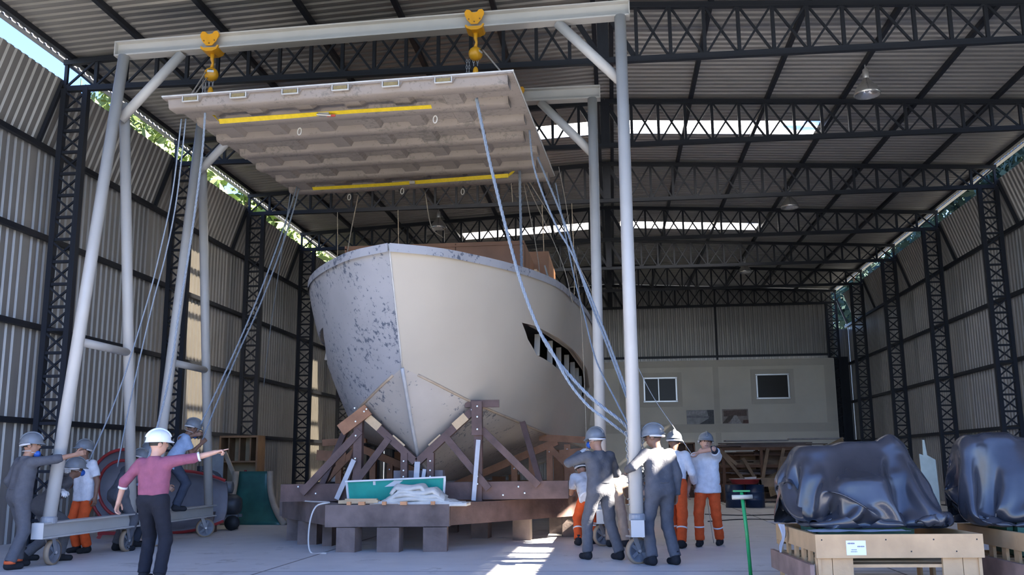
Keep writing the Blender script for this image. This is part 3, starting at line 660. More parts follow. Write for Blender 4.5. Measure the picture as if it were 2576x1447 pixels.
# left post group
p2 = cb('post', (-4.2, yV-.02, .7), (-4.2, yV-.02, 2.15), .14, .14, BRN, (0, 1, 0))
cb('splice_board', (-4.48, yV-.12, 1.86), (-4.02, yV-.12, 2.2), .2, .05, REDT, (0, 1, 0)); bolt(p2, [(-4.24, yV-.16, 2.22), (-4.22, yV-.16, 2.0), (-4.08, yV-.16, 2.16), (-4.04, yV-.16, 2.2), (-4.22, yV-.13, 1.77), (-4.22, yV-.13, 1.4)])
cb('brace', (-4.16, yV-.08, 1.85), (-5.1, yV-.14, .85), .12, .06, BRN, (0, 1, 0))
cb('brace', (-3.68, yV-.06, 1.72), (-4.3, yV-.1, .9), .11, .06, BRN, (0, 1, 0))
cb('brace', (-4.28, yV+.2, 1.6), (-4.6, yV+.5, .8), .1, .06, BRN, (0, 1, 0))
cb('steel_strap', (-4.52, yV-.12, .75), (-4.24, yV-.14, 1.38), .08, .02, MATS['strap_grey'], (0, 1, 0))
# keel packing
for x, z in ((-3.42, 1.14), (-2.98, 1.14)): bolt(cb('keel_post', (x, yV-.03, .95), (x, yV-.03, 1.48), .11, .12, BRN, (0, 1, 0)), [(x, yV-.1, 1.1), (x, yV-.1, 1.2), (x, yV-.1, 1.35)])
cb('keel_post', (-3.22, yV-.05, .95), (-3.2, yV-.05, 1.34), .09, .04, MATS['strap_grey'], (0, 1, 0)); cb('keel_post', (-3.12, yV-.05, .95), (-3.08, yV-.05, 1.22), .06, .04, MATS['strap_grey'], (0, 1, 0))
cb('keel_chock', (-3.62, yV+.15, 1.05), (-2.8, yV+.15, 1.05), .2, .3, mat('grey_chock', (.2, .18, .19), .8))
# chine props further aft
cb('prop', (-1.62, 17.0, 2.02), (-1.28, 16.7, .92), .1, .12, BRN, (0, 1, 0)); cb('prop', (-4.84, 17.0, 2.0), (-5.2, 16.7, .92), .1, .12, BRN, (0, 1, 0))
# second frame
y2 = 18.9
for sx in (1, -1):
    xk = CX
    cb('vee_arm', (xk, y2, .86), (xk+sx*2.1, y2, 1.72), .14, .16, REDT, (0, 1, 0))
    cb('head_piece', (xk+sx*1.75, y2-.05, 1.8), (xk+sx*2.65, y2-.05, 1.74), .1, .13, REDT)
    for dx, zt in ((1.25, 1.3), (1.6, 1.5), (1.95, 1.62), (2.3, 1.66)):
        bolt(cb('post', (xk+sx*dx, y2-.05, .7), (xk+sx*dx, y2-.05, zt), .12, .12, REDT, (0, 1, 0)), [(xk+sx*dx, y2-.12, zt-.1)])
    cb('brace', (xk+sx*1.95, y2-.1, 1.6), (xk+sx*2.6, y2-.1, .95), .12, .07, REDT, (0, 1, 0))
    cb('side_board', (xk+sx*2.15, y2-.12, 1.45), (xk+sx*2.75, y2-.12, 1.5), .05, .2, REDT)
cb('cross_beam', (-5.9, y2, .72), (-.5, y2, .72), .24, .24, REDT); cb('cross_beam', (-.4, 18.2, .75), (-.2, 20.5, .75), .2, .3, REDT)
for y3 in (22.5, 26): 
    cb('cross_beam', (-5.6, y3, .6), (-.8, y3, .6), .3, .5, REDT)
    for sx in (-1, 1): cb('post', (CX+sx*1.9, y3, .8), (CX+sx*1.9, y3, 1.6), .2, .2, REDT); cb('post', (CX+sx*.5, y3, .8), (CX+sx*.5, y3, 1.0), .3, .2, REDT)
# ------------------------------------------------------------------ things lying on the cradle
tg = thing('green_tray', 'turquoise fibreglass tray with white rim leaning on the cradle', 'tray', (-3.45, 14.98, .74), .05)
TEAL = mat('tray_teal', (.02, .33, .27), .45, 0, .12, 5)
WHT = mat('white_gelcoat', (.68, .69, .70), .4, 0, .06, 4)
tilt = Matrix.Rotation(.25, 3, 'X')
def tl(vs): return [tuple(tilt @ Vector(v)) for v in vs]
mb = MB(); mb.add(tl([(-.76, 0, .0), (.74, 0, .02), (.78, 0, .36), (-.78, 0, .30)]+[(-.76, .03, .0), (.74, .03, .02), (.78, .03, .36), (-.78, .03, .30)]), BOXF)
part('panel', mb, TEAL, tg)
part('rim', MB().beam(*tl([(-.8, -.0, .31), (.8, -.0, .37)]), .07, .025).beam(*tl([(.78, 0, .36), (.75, 0, 0)]), .035, .03).beam(*tl([(-.78, 0, .3), (-.76, 0, 0)]), .035, .03), WHT, tg)
part('patch', MB().add(tl([(-.18, -.004, .22), (.0, -.004, .23), (.12, -.004, .32), (-.02, -.004, .32)]), [(0, 1, 2, 3)]).add(tl([(-.36, -.004, .25), (-.32, -.004, .25), (-.32, -.004, .31), (-.36, -.004, .31)]), [(0, 1, 2, 3)]), WHT, tg)
pl = thing('cloth_stack', 'crumpled stack of off-white cloth sheets beside the green tray', 'cloth', (-2.97, 14.7, .715))
CLO = mat('offwhite_cloth', (.62, .60, .55), .9, 0, .08, 9, .4, 40)
for k in range(6):
    rs = np.random.RandomState(40+k); w0 = .72-.085*k; d0 = .24-.012*k; n, q = 30, 10; rows = []
    for i in range(n+1):
        row = []
        for j in range(q+1):
            a, b = -1+2*i/n, -1+2*j/q
            x = a*w0+.05*math.sin(k*2.1)-.03*k; y = b*d0*(1-.12*a*a)
            z = .055*k+.012*math.sin(5*a+k)+.008*math.sin(4*b+2*k+3*a)-.10*max(0, abs(a)-.72)*3-.05*max(0, -b-.5)*2
            row.append((x, y, max(.004+.012*k, z)))
        rows.append(row)
    o = part('sheet', MB().grid(rows), CLO, pl, True)
    md = o.modifiers.new('thick', 'SOLIDIFY'); md.thickness = .05; md.offset = 1
pb = thing('plank', 'pale sawn plank lying on the cradle sleeper', 'plank', (-3.95, 14.62, .715), .02)
part('board', MB().box((0, 0, .02), (.62, .16, .05)).box((.03, .02, .055), (.5, .1, .025)), LITE, pb)
single('plywood_offcut', MB().box((0, 0, 0), (1.5, .55, .012)), mat('offcut_tan', (.42, .33, .25), .8), 'thin tan board lying under the cloth stack', 'board', loc=(-3.0, 14.75, .705), rz=.03)
single('cord', MB().tube(smooth_curve([(-5.45, 15.9, .72), (-4.9, 15.2, .72), (-4.4, 14.55, .73), (-4.55, 14.35, .68), (-4.63, 14.3, .4), (-4.6, 14.28, .02), (-4.3, 14.1, .012)], 6), .012, 6), mat('cord_white', (.62, .6, .58), .8), 'thin white cord hanging off the cradle corner to the floor', 'cord')
# ------------------------------------------------------------------ ropes and chains
def rope(name, pts, r, m, label, cat='rope', strands=3, n=8):
    P = smooth_curve(pts, n); O = P[0].copy(); mb = MB()
    if strands == 1: mb.tube([p-O for p in P], r, 6)
    else:
        # resample evenly and lay three strands round the path
        L = [0]
        for i in range(1, len(P)): L.append(L[-1]+(P[i]-P[i-1]).length)
        m_ = max(8, int(L[-1]/.035)); Q = []
        for k in range(m_+1):
            d = L[-1]*k/m_; i = min(max(0, int(np.searchsorted(L, d))-1), len(P)-2); t = (d-L[i])/max(1e-6, L[i+1]-L[i]); Q.append(P[i].lerp(P[i+1], t)-O)
        for s in range(strands):
            pts2 = []
            for k, q in enumerate(Q):
                d = (Q[min(k+1, m_)]-Q[max(k-1, 0)]).normalized(); U = d.cross(Vector((0, 1, 0))).normalized(); V = d.cross(U); a = k*.9+2*PI*s/strands
                pts2.append(q+(U*math.cos(a)+V*math.sin(a))*r*.55)
            mb.tube(pts2, r*.55, 5)
    return single(name, mb, m, label, cat, True, O)
rope('heavy_rope', [(-1.83, 12.7, 6.47), (-1.73, 12.75, 5.93), (-1.61, 12.8, 5.34), (-1.34, 12.85, 4.19), (-1.18, 12.9, 3.62), (-.97, 12.95, 3.07), (-.76, 13.0, 2.71), (-.49, 13.05, 2.38), (-.23, 13.1, 2.12), (.09, 13.15, 1.87), (.24, 13.3, 1.7)], .024, ROPE, 'thick pale blue rope sagging from the mould to the near right post')
rope('heavy_rope', [(-.95, 12.97, 3.04), (-.83, 12.9, 2.84), (-.6, 12.98, 2.4), (-.34, 13.05, 2.07), (-.07, 13.12, 1.86), (.22, 13.32, 1.64)], .02, ROPE, 'second pale blue rope strand splitting off low beside the post')
rope('heavy_rope', [(-1.23, 14.5, 6.66), (-1.13, 14.34, 5.87), (-.82, 14.19, 4.97), (-.55, 14.03, 4.42), (-.21, 13.87, 3.53), (.04, 13.71, 2.8), (.22, 13.56, 2.21), (.29, 13.45, 1.78)], .016, ROPE, 'slim blue rope from the mould edge crossing the boat side to the post')
rope('heavy_rope', [(-1.17, 15.5, 6.48), (-.71, 15.02, 5.18), (-.39, 14.55, 4.02), (-.1, 14.08, 3.14), (.2, 13.6, 2.21)], .018, ROPE, 'blue rope running straight from the mould corner towards the post')
rope('pulling_rope', [(-.92, 16.4, 6.28), (-.75, 15.92, 5.27), (-.58, 15.43, 4.33), (-.42, 14.95, 3.64), (-.24, 14.47, 2.85), (.05, 13.98, 2.18), (.27, 13.55, 1.7)], .013, ROPE, 'thin rope passing between the two right hand posts')
rope('hanging_sling', [(-1.59, 16.6, 6.62), (-1.58, 16.6, 5.6), (-1.57, 16.6, 4.56)], .026, ROPE, 'straight grey sling hanging from the mould to the boat rail')
for k, (a, lb) in enumerate([([(-1.58, 17.2, 6.6), (-1.32, 17.2, 5.07), (-1.3, 17.3, 4.45)], 'thin tan cord dropping from the mould to the deck edge'), ([(-1.54, 17.2, 6.6), (-.9, 17.2, 5.06), (-.69, 17.2, 4.22)], 'thin tan cord slanting over the boat rail'), ([(-1.5, 17.0, 6.6), (-.74, 17.0, 5.24), (-.25, 17.0, 4.11), (-.2, 16.6, 3.2)], 'thin tan cord slanting furthest out towards the far post'), ([(-.9, 17.2, 6.84), (-.77, 17.2, 6.05), (-.67, 17.2, 5.13), (-.55, 17.2, 4.22), (-.5, 17.2, 2.4), (-.5, 17.2, 1.0)], 'thin tan cord hanging plumb beside the far post')]):
    rope('thin_cord', a, .008, ROPEB, lb, 'cord', 1)
for k, (a, lb) in enumerate([([(-1.79, 17.0, 6.5), (-1.77, 17.05, 6.13)], 'short cord end dangling under the far edge of the mould'), ([(-4.79, 17.2, 6.44), (-4.97, 17.3, 5.6), (-5.19, 17.5, 4.5)], 'slanting tan cord between mould and left boat rail'), ([(-3.48, 17.2, 6.44), (-3.37, 17.3, 5.78), (-3.2, 17.6, 5.63)], 'tan cord curving from the mould to the plywood deckhouse')]):
    rope('thin_cord', a, .01, ROPEB, lb, 'cord', 1)
for x, y, z0, z1, lb in [(-7.4, 24.5, 8.15, 5.2, 'long cord hanging from the third truss beside the hull'), (-5.7, 24.5, 8.15, 5.0, 'cord hanging from the third truss above the bow'), (-.95, 24.5, 8.15, 4.6, 'cord hanging from the third truss behind the ropes'), (-1.75, 24.5, 8.15, 5.0, 'cord pair hanging from the third truss over the deckhouse')]:
    rope('thin_cord', [(x, y, z0), (x+.03, y, (z0+z1)/2), (x-.02, y, z1)], .011, ROPEB, lb, 'cord', 1)
rope('pulling_rope', [(-5.89, 12.7, 6.45), (-5.99, 12.88, 5.8), (-6.17, 13.06, 4.63), (-6.38, 13.24, 3.53), (-6.56, 13.42, 2.6), (-6.84, 13.6, 1.67), (-7.1, 13.8, 1.1)], .017, ROPE, 'blue rope from the left front of the mould down between the gantry legs')
rope('thin_cord', [(-6.35, 12.9, 6.45), (-6.52, 13.1, 5.39), (-6.75, 13.3, 4.58), (-7.02, 13.5, 3.77), (-7.48, 13.7, 2.46), (-8.0, 13.9, 1.39)], .011, ROPE, 'slim hand chain sweeping down to the workers by the left leg', 'chain', 1)
rope('thin_cord', [(-6.28, 12.9, 6.45), (-6.45, 13.1, 5.27), (-6.67, 13.3, 4.46), (-6.95, 13.5, 3.64), (-7.4, 13.9, 2.3), (-7.7, 14.2, 1.3)], .011, ROPE, 'slim hand chain just right of its twin by the left leg', 'chain', 1)
rope('pulling_rope', [(-5.95, 17.0, 6.6), (-6.01, 16.72, 5.96), (-6.14, 16.44, 5.14), (-6.37, 16.16, 4.13), (-6.72, 15.88, 2.96), (-7.11, 15.6, 1.79)], .015, ROPE, 'blue rope from the mould back corner to the man on the base beam')
rope('pulling_rope', [(-5.9, 17.0, 6.6), (-5.93, 16.78, 6.06), (-6.1, 16.57, 5.16), (-6.35, 16.35, 4.16), (-6.6, 16.13, 3.34), (-6.9, 15.92, 2.34), (-7.05, 15.7, 1.62)], .015, ROPE, 'blue rope running just right of its twin from the mould back corner')
rope('thin_cord', [(-6.1, 17.1, 6.6), (-6.67, 18.2, 5.4), (-7.3, 19.4, 3.9), (-7.6, 20, 3.0)], .008, ROPE, 'faint cord slanting behind the far left gantry leg', 'cord', 1)
for a, lb in [([(-1.83, 13.4, 7.53), (-1.38, 12.45, 6.66)], 'bridle rope from the right hoist to the mould corner'), ([(-6.23, 13.4, 7.43), (-6.05, 12.5, 6.62)], 'upper bridle rope from the left hoist to the mould edge'), ([(-6.21, 13.4, 7.32), (-6.0, 12.5, 6.62)], 'lower bridle rope from the left hoist to the mould edge')]:
    rope('bridle_rope', a, .012, ROPEB, lb, 'rope', 1)
rope('stay_wire', [(.31, 16.2, 3.2), (.65, 16.1, 2.43), (1.05, 16.0, 1.77), (1.4, 15.9, 1.1), (1.55, 15.9, .01)], .006, CHAIN, 'thin stay wire slanting right of the near post', 'wire', 1)
# chain wound round the near right post
wp = MB()
for z0, tn in ((1.0, 2.6), (.72, 2.2)):
    prev = None
    for k in range(int(tn*16)+1):
        t = 2*PI*k/16; p = Vector((.27+.105*math.cos(t), 13.45-.72+.105*math.sin(t)+z0*.09, z0+.035*k/8))
        if prev: chain(wp, prev, p, .026, .045)
        prev = p
chain(wp, (.16, 12.75, 1.7), (.19, 12.78, 1.05), .026, .05); chain(wp, (.38, 12.78, 1.7), (.36, 12.78, .95), .026, .05)
single('chain_coil', wp, CHAIN, 'steel chain wound round the foot of the near right post', 'chain')
# ------------------------------------------------------------------ crates with engines under black plastic
def boxsd(P, c, h, rz=0):
    q = P-np.array(c)
    if rz: q = q @ np.array([[math.cos(rz), -math.sin(rz), 0], [math.sin(rz), math.cos(rz), 0], [0, 0, 1]])
    d = np.abs(q)-np.array(h); return np.linalg.norm(np.maximum(d, 0), axis=1)+np.minimum(d.max(axis=1), 0)
def capsd(P, a, b, r):
    a, b = np.array(a), np.array(b); ab = b-a; t = np.clip(((P-a)@ab)/(ab@ab), 0, 1)[:, None]; return np.linalg.norm(P-a-ab*t, axis=1)-r
def drape(nx, ny, sx, sy, c, z0, prims, zfloor, bounds, steps=150, seed=1, ang=0.):
    rs = np.random.RandomState(seed)
    u, v = np.meshgrid(np.linspace(-sx/2, sx/2, nx), np.linspace(-sy/2, sy/2, ny), indexing='ij')
    X = np.stack([c[0]+u*math.cos(ang)-v*math.sin(ang), c[1]+u*math.sin(ang)+v*math.cos(ang), z0+rs.normal(0, .004, u.shape)], -1); Vp = X.copy()
    dx, dy = sx/(nx-1), sy/(ny-1); dd = math.hypot(dx, dy)
    cons = []
    def sl(i0, i1, j0, j1, di, dj, L, k): cons.append((i0, i1, j0, j1, di, dj, L, k))
    def sdf(P):
        d = None
        for f in prims: e = f(P); d = e if d is None else np.minimum(d, e)
        return d
    rest = [(1, 0, dx, 1.), (0, 1, dy, 1.), (1, 1, dd, .7), (1, -1, dd, .7), (3, 0, 3*dx, .12), (0, 3, 3*dy, .12)]
    eps = .004
    for st in range(steps):
        vel = (X-Vp)*.95; Vp = X.copy(); X = X+vel; X[..., 2] -= .0011
        for it in range(6):
            for di, dj, L, k in rest:
                for par in (0,):
                    A = X[max(0, -di):nx-di if di > 0 else nx, max(0, -dj):ny-dj if dj > 0 else ny]
                    B = X[di:, (dj if dj > 0 else 0):(ny+dj if dj < 0 else ny)] if di else X[:, dj:]
                    if dj < 0: A = X[:nx-di, -dj:]; B = X[di:, :ny+dj]
                    d = B-A; ln = np.linalg.norm(d, axis=-1, keepdims=True)+1e-9; cor = d*(.5*k*(ln-L)/ln)
                    if L > max(dd, dx, dy)*1.5: cor = np.where(ln < L*.9, cor*.3, np.where(ln > L, cor, 0))
                    cor *= .5
                    A += cor; B -= cor
                    if dd < 0: break
        P = X.reshape(-1, 3); d = sdf(P); m = d < .012
        if m.any():
            Q = P[m]; g = np.stack([(sdf(Q+e)-sdf(Q-e)) for e in np.eye(3)*eps], 1); g /= np.linalg.norm(g, axis=1, keepdims=True)+1e-9
            P[m] = Q+g*(.012-d[m])[:, None]; W = Vp.reshape(-1, 3); W[m] = W[m]*.25+P[m]*.75
        fl_ = P[:, 2] < zfloor
        P[fl_, 2] = zfloor+rs.uniform(0, .012, fl_.sum()); W = Vp.reshape(-1, 3); W[fl_] = W[fl_]*.2+P[fl_]*.8
        P[:, 0] = np.clip(P[:, 0], bounds[0], bounds[1]); P[:, 1] = np.clip(P[:, 1], bounds[2], bounds[3])
        X = P.reshape(nx, ny, 3)
    return X
TARP = mat('black_polythene', (.034, .037, .048), .27, 0, .3, 2.5, .22, 4, .75)
def crate(x0, y0, wd, dp, label, rz, lab):
    H = .6
    r = thing('pallet_crate', label, 'crate', (x0, y0, 0), rz, 'pine engine crates')
    T = .045
    fb = part('front_rail', MB().box((wd/2, T/2, H-.11), (wd, T, .22)), PINE, r)
    for k in range(7): part('nail', MB().lathe([(0, .004), (.008, .002)], (.06+(wd-.12)*(k/6)**.8, 0, H-.05-.11*(k % 2)), 6, (0, -1, 0)), BLACK, fb)
    part('back_rail', MB().box((wd/2, dp-T/2, H-.11), (wd, T, .22)), PINE, r)
    for sx in (0, 1): part('side_rail', MB().box((T/2 if not sx else wd-T/2, dp/2, H-.085), (T, dp-2*T, .17)), PINE, r)
    for a, b in ((.0, .16), (.16, .36), (wd-.38, wd-.19), (wd-.19, wd-.01)): part('upright_board', MB().box(((a+b)/2, T+.02, (H-.22)/2), (b-a-.006, .035, H-.22)), PINE, r)
    for a in (.02, .28, .55, .85, 1.2, dp-.12):
        for sx in (0, 1): part('slat', MB().box((T/2+.01 if not sx else wd-T/2-.01, a+.06, (H-.17)/2), (.03, .1, H-.17)), PINE, r)
    part('skid', MB().box((-.05, dp/2, .22), (.04, dp*1.02, .2)), mat('skid_plank', (.30, .19, .15), .7, 0, .25, 4), r)
    for k in range(5): part('deck_board', MB().box((wd/2, dp*(.1+.2*k), .3), (wd-.1, .2, .03)), PINE, r)
    if lab:
        lb = part('paper_label', MB().box((.38, -.004, H-.125), (.185, .006, .135)), mat('label_white', (.85, .86, .87), .6, 0, 0), r)
        INK = mat('label_ink', (.12, .12, .2), .7, 0, 0)
        def words(x, z, n, s, gap):
            mb = MB()
            for q in range(n): mb.box((x+q*gap, -.008, z), (gap*.72, .001, s*(.8+.2*((q*5) % 3)/2)))
            part('print', mb, INK, lb)
        words(.305, H-.083, 7, .014, .0098); words(.395, H-.112, 7, .012, .0098); words(.335, H-.142, 6, .007, .009); words(.33, H-.16, 7, .007, .009)
    return r
crate(1.9, 9.62, 1.58, 1.7, 'open pine crate with a white paper label under the first covered engine', .055, True)
crate(3.86, 9.62, 1.6, 1.7, 'open pine crate cut by the picture edge under the second covered engine', .04, False)
def tarp(X, name, label, O):
    mb = MB().grid(X-np.array(O)); o = single(name, mb, TARP, label, 'tarpaulin', True, O)
    sb = o.modifiers.new('s', 'SUBSURF'); sb.levels = 1; sb.render_levels = 1
    return o
pr1 = [lambda P: boxsd(P, (2.5, 10.62, .8), (.55, .34, .36), .03), lambda P: boxsd(P, (2.13, 10.62, 1.0), (.2, .14, .42), .05)-.03, lambda P: boxsd(P, (2.62, 10.64, 1.0), (.22, .12, .46))-.03, lambda P: boxsd(P, (2.95, 10.62, 1.0), (.11, .12, .54), .05)-.03,
       lambda P: boxsd(P, (1.92, 10.65, .75), (.06, .16, .26))-.08, lambda P: boxsd(P, (2.5, 10.2, .85), (.2, .1, .22), .1)-.05, lambda P: boxsd(P, (3.1, 10.62, .8), (.08, .3, .25))-.04]
Xc = drape(58, 50, 3.15, 2.75, (2.52, 10.55), 1.72, pr1, .63, (1.74, 3.42, 9.9, 11.25), 230, 3, .05)
tarp(Xc, 'tarpaulin', 'dusty black plastic sheet draped over the engine on the labelled crate', (2.5, 10.5, .6))
pr2 = [lambda P: boxsd(P, (4.5, 10.62, .8), (.55, .34, .36)), lambda P: boxsd(P, (3.72, 10.6, 1.0), (.06, .14, .5))-.05, lambda P: boxsd(P, (4.0, 10.6, 1.0), (.14, .12, .54), -.1)-.03, lambda P: boxsd(P, (4.6, 10.6, 1.0), (.35, .12, .46))-.03, lambda P: boxsd(P, (4.45, 10.22, .9), (.16, .08, .36))-.04]
Xd = drape(56, 48, 3.1, 2.7, (4.45, 10.5), 1.70, pr2, .63, (3.5, 5.4, 9.92, 11.25), 230, 9, -.1)
tarp(Xd, 'tarpaulin', 'shiny black plastic sheet draped over the engine at the picture edge', (4.5, 10.5, .6))
# engines underneath, standing on the crate decks
for x, lb in ((2.55, 'marine engine hidden under the dusty black sheet'), (4.5, 'marine engine hidden under the shiny black sheet')):
    e = thing('engine', lb, 'engine', (x, 10.62, .315), .03)
    ENG = mat('engine_green', (.05, .17, .12), .5, 0, .2, 5)
    part('block', MB().box((0, 0, .3), (.95, .6, .55)), ENG, e); part('sump', MB().prism([(-.42, 0), (.42, 0), (.35, .06), (-.35, .06)], .5, (0, 0, 0)), ENG, e)
    part('head', MB().box((0, .05, .68), (.85, .3, .2)), ENG, e); part('flywheel', MB().lathe([(0, -.03), (.24, -.03), (.24, .03), (0, .03)], (-.52, 0, .35), 20, (1, 0, 0)), ENG, e)
# clear plastic wrap and loose film
FILM = mat('clear_film', (.62, .66, .72), .2, 0, .15, 6, .4, 9, .8)
rs = np.random.RandomState(5)
def crumple(nx, ny, sx, sy, amp, seed, sag=0.):
    rs = np.random.RandomState(seed); u = np.linspace(-1, 1, nx); v = np.linspace(-1, 1, ny); Z = np.zeros((nx, ny))
    for k in range(14):
        a, b, ph = rs.normal(0, 5), rs.normal(0, 5), rs.uniform(0, 6); Z += np.abs(np.sin(a*u[:, None]+b*v[None]+ph))*rs.uniform(.3, 1)
    Z = amp*Z/8-sag*(u[:, None]**2)
    return [[(sx*u[i]/2, sy*v[j]/2, Z[i, j]) for j in range(ny)] for i in range(nx)]
single('plastic_film', MB().grid([[(p[0], p[1], p[2]+.13*(1-(2*p[0]/.62)**2)*(1-(2*p[1]/.4)**2)) for p in row] for row in crumple(26, 18, .62, .4, .07, 2)]), FILM, 'crumpled clear plastic bundle seen through the front of the labelled crate', 'plastic film', True, (2.72, 9.98, .335))
for k, (x, y, z, sx, sy, rz, lb) in enumerate([(1.86, 11.05, .615, .38, .3, .2, 'pale plastic sheet lapping over the far left crate corner'), (2.35, 9.83, .603, .95, .3, .06, 'pale plastic sheet spread along the front rail of the labelled crate'), (4.6, 9.82, .603, 1.2, .3, .04, 'pale plastic sheet spread along the rail of the cropped crate')]):
    single('plastic_film', MB().grid(crumple(22, 14, sx, sy, .028, 10+k)), mat('white_film', (.42, .45, .52), .35, 0, .1, 6), lb, 'plastic film', True, (x, y, z), rz)
fl2 = MB(); rows = []
for i in range(14):
    t = i/13; rows.append([(.0+.05*math.sin(5*t)+a*.05*(1.2-t), .012*math.sin(9*a+6*t)-.03, -.3*t) for a in np.linspace(-1, 1, 7)])
single('plastic_strip', fl2.grid(rows), mat('white_film', (.42, .45, .52), .35), 'twisted strip of pale film hanging over the crate side', 'plastic film', True, (1.80, 10.75, .63), -1.2)
# green T post
tp = thing('t_post', 'bright green steel T post standing beside the labelled crate', 'post', (1.5, 11.32, 0))
GRN = mat('bright_green_paint', (.02, .30, .09), .4, 0, .1, 6)
part('stem', MB().tube([(0, 0, 0), (-.02, 0, .5), (-.055, 0, .95)], .021, 12), GRN, tp, True)
part('foot', MB().lathe([(0, .012), (.1, .012), (.11, 0)], (0, 0, 0), 18), GRN, tp)
part('top_plate', MB().box((-.058, 0, .965), (.19, .06, .018)), GRN, tp)
part('cross_tube', MB().tube([(-.17, -.03, .895), (.06, -.03, .90)], .026, 14), mat('tube_primer', (.55, .52, .42), .5), tp, True)
# ------------------------------------------------------------------ things along the left wall
rm = thing('round_mould', 'grey round mould with red rims standing by the left wall', 'mould', (-9.0, 16.9, 0))
REDP = mat('rim_red', (.36, .035, .035), .5, 0, .15, 5); GREYM = mat('mould_grey', (.26, .25, .28), .6, 0, .15, 3)
part('dish', MB().lathe([(.0, .5), (.3, .46), (.52, .32), (.66, .1), (.7, 0)], (0, 0, .9), 28, (0.1, 1, .15)), GREYM, rm, True)
for rr, yy in ((.72, 0), (.52, -.04)):
    A = Vector((.1, 1, .15)).normalized(); U = A.cross(Vector((0, 0, 1))).normalized(); V = A.cross(U)
    part('rim', MB().tube([Vector((0, yy, .9))+rr*(U*math.cos(t)+V*math.sin(t)) for t in np.linspace(0, 2*PI, 33)], .03, 8, False), REDP, rm, True)
part('stand', MB().beam((-.5, .1, 0), (-.3, .2, .45), .07, .07).beam((.5, .1, 0), (.3, .2, .45), .07, .07).beam((-.5, .1, .1), (.5, .1, .1), .07, .06), REDP, rm)
mm = thing('small_boat_mould', 'grey shell mould lying on its side with dark red edge', 'mould', (-8.7, 18.3, 0), .2)
rows = [[(1.0*a, .5*math.cos(t)*(1-.3*a*a)-.1, .62+.6*math.sin(t)*(1-.35*a*a)) for t in np.linspace(-1.5, 1.5, 14)] for a in np.linspace(-1, 1, 14)]
o = part('shell', MB().grid(rows), GREYM, mm, True); md = o.modifiers.new('t', 'SOLIDIFY'); md.thickness = .04
part('edge', MB().tube([(1.0*a, -.1+.0*a, .62+.6*math.sin(1.5)*(1-.35*a*a)) for a in np.linspace(-1, 1, 14)], .03, 6), REDP, mm)
part('edge', MB().tube([(1.0*a, -.1, .62-.6*math.sin(1.5)*(1-.35*a*a)) for a in np.linspace(-1, 1, 14)], .03, 6), REDP, mm)
part('prop', MB().box((-.7, .2, .2), (.15, .4, .4)).box((.7, .2, .2), (.15, .4, .4)), BRN2, mm)
# dark compressor on wheels
cp = thing('compressor', 'dark oily compressor on wheels behind the far left gantry leg', 'compressor', (-8.35, 19.3, 0), .1)
DKM = mat('oily_dark', (.05, .055, .065), .5, .2, .3, 6); DKG = mat('machine_grey', (.16, .17, .19), .5, .2, .2, 5)
part('tank', MB().lathe([(0, -.62), (.15, -.6), (.22, -.5), (.22, .5), (.15, .6), (0, .62)], (0, 0, .5), 18, (1, 0, 0)), DKM, cp, True)
part('pump', MB().box((-.25, 0, .9), (.34, .3, .4)).tube([(-.25, 0, 1.05), (-.25, 0, 1.3)], .09, 12), DKM, cp)
part('motor', MB().lathe([(0, -.18), (.12, -.18), (.13, -.1), (.13, .16), (.08, .18), (0, .18)], (.25, 0, .86), 14, (1, 0, 0)), DKG, cp, True)
part('belt_guard', MB().lathe([(0, -.02), (.26, -.02), (.26, .02), (0, .02)], (0.02, -.22, .95), 18, (0, 1, 0)), DKM, cp)
part('pipe', MB().tube(smooth_curve([(-.2, -.1, 1.2), (.05, -.25, 1.15), (.3, -.2, .9), (.35, -.1, .7)]), .02, 8), DKG, cp, True)
for sx in (-.5, .5): part('wheel', MB().lathe([(0, -.04), (.15, -.04), (.15, .04), (0, .04)], (sx, -.2, .15), 16, (0, 1, 0)), BLACK, cp, True)
part('frame', MB().beam((-.6, -.15, .28), (.6, -.15, .28), .05, .06).beam((-.6, .15, .28), (.6, .15, .28), .05, .06).beam((.5, .15, .0), (.5, .15, .3), .05, .05).beam((-.5, .15, .0), (-.5, .15, .3), .05, .05), DKG, cp)
wc = thing('wooden_cabinet', 'open fronted brown wooden cabinet by the third left column', 'cabinet', (-9.35, 23.3, 0))
CAB = mat('cabinet_brown', (.26, .16, .09), .7, 0, .25, 3)
part('top', MB().box((0, 0, 2.02), (1.0, .5, .05)), CAB, wc); part('shelf', MB().box((0, 0, 1.4), (.95, .5, .04)), CAB, wc); part('shelf', MB().box((0, 0, .75), (.95, .5, .04)), CAB, wc)
for sx in (-.48, .48): part('side_panel', MB().box((sx, 0, 1.0), (.05, .5, 2.0)), CAB, wc)
part('back_panel', MB().box((0, .24, 1.0), (.95, .02, 2.0)), mat('cabinet_back', (.38, .30, .19), .7, 0, .2, 3), wc)
for k, x in enumerate((-.3, -.02, .26)): part('divider', MB().box((x, .05, 1.7), (.04, .36, .58)), CAB, wc)
single('red_funnel', MB().lathe([(.03, .42), (.05, .3), (.2, .05), (.22, 0)], (0, 0, 0), 18), mat('funnel_red', (.45, .02, .02), .5), 'red plastic funnel on the shelf above the green ramp', 'funnel', True, (-9.2, 23.2, .77))
gm = thing('ramp_mould', 'curved dark green ramp-like mould with tan edges by the left wall', 'mould', (-8.25, 21.3, 0), -.05)
TEALD = mat('mould_dark_green', (.025, .12, .105), .35, 0, .25, 3); TAN = mat('mould_tan_edge', (.40, .33, .26), .8, 0, .1, 5)
cur = [(.55*(1-t)**2.2-.1, -.35+.3*0, 1.16*t) for t in np.linspace(0, 1, 14)]
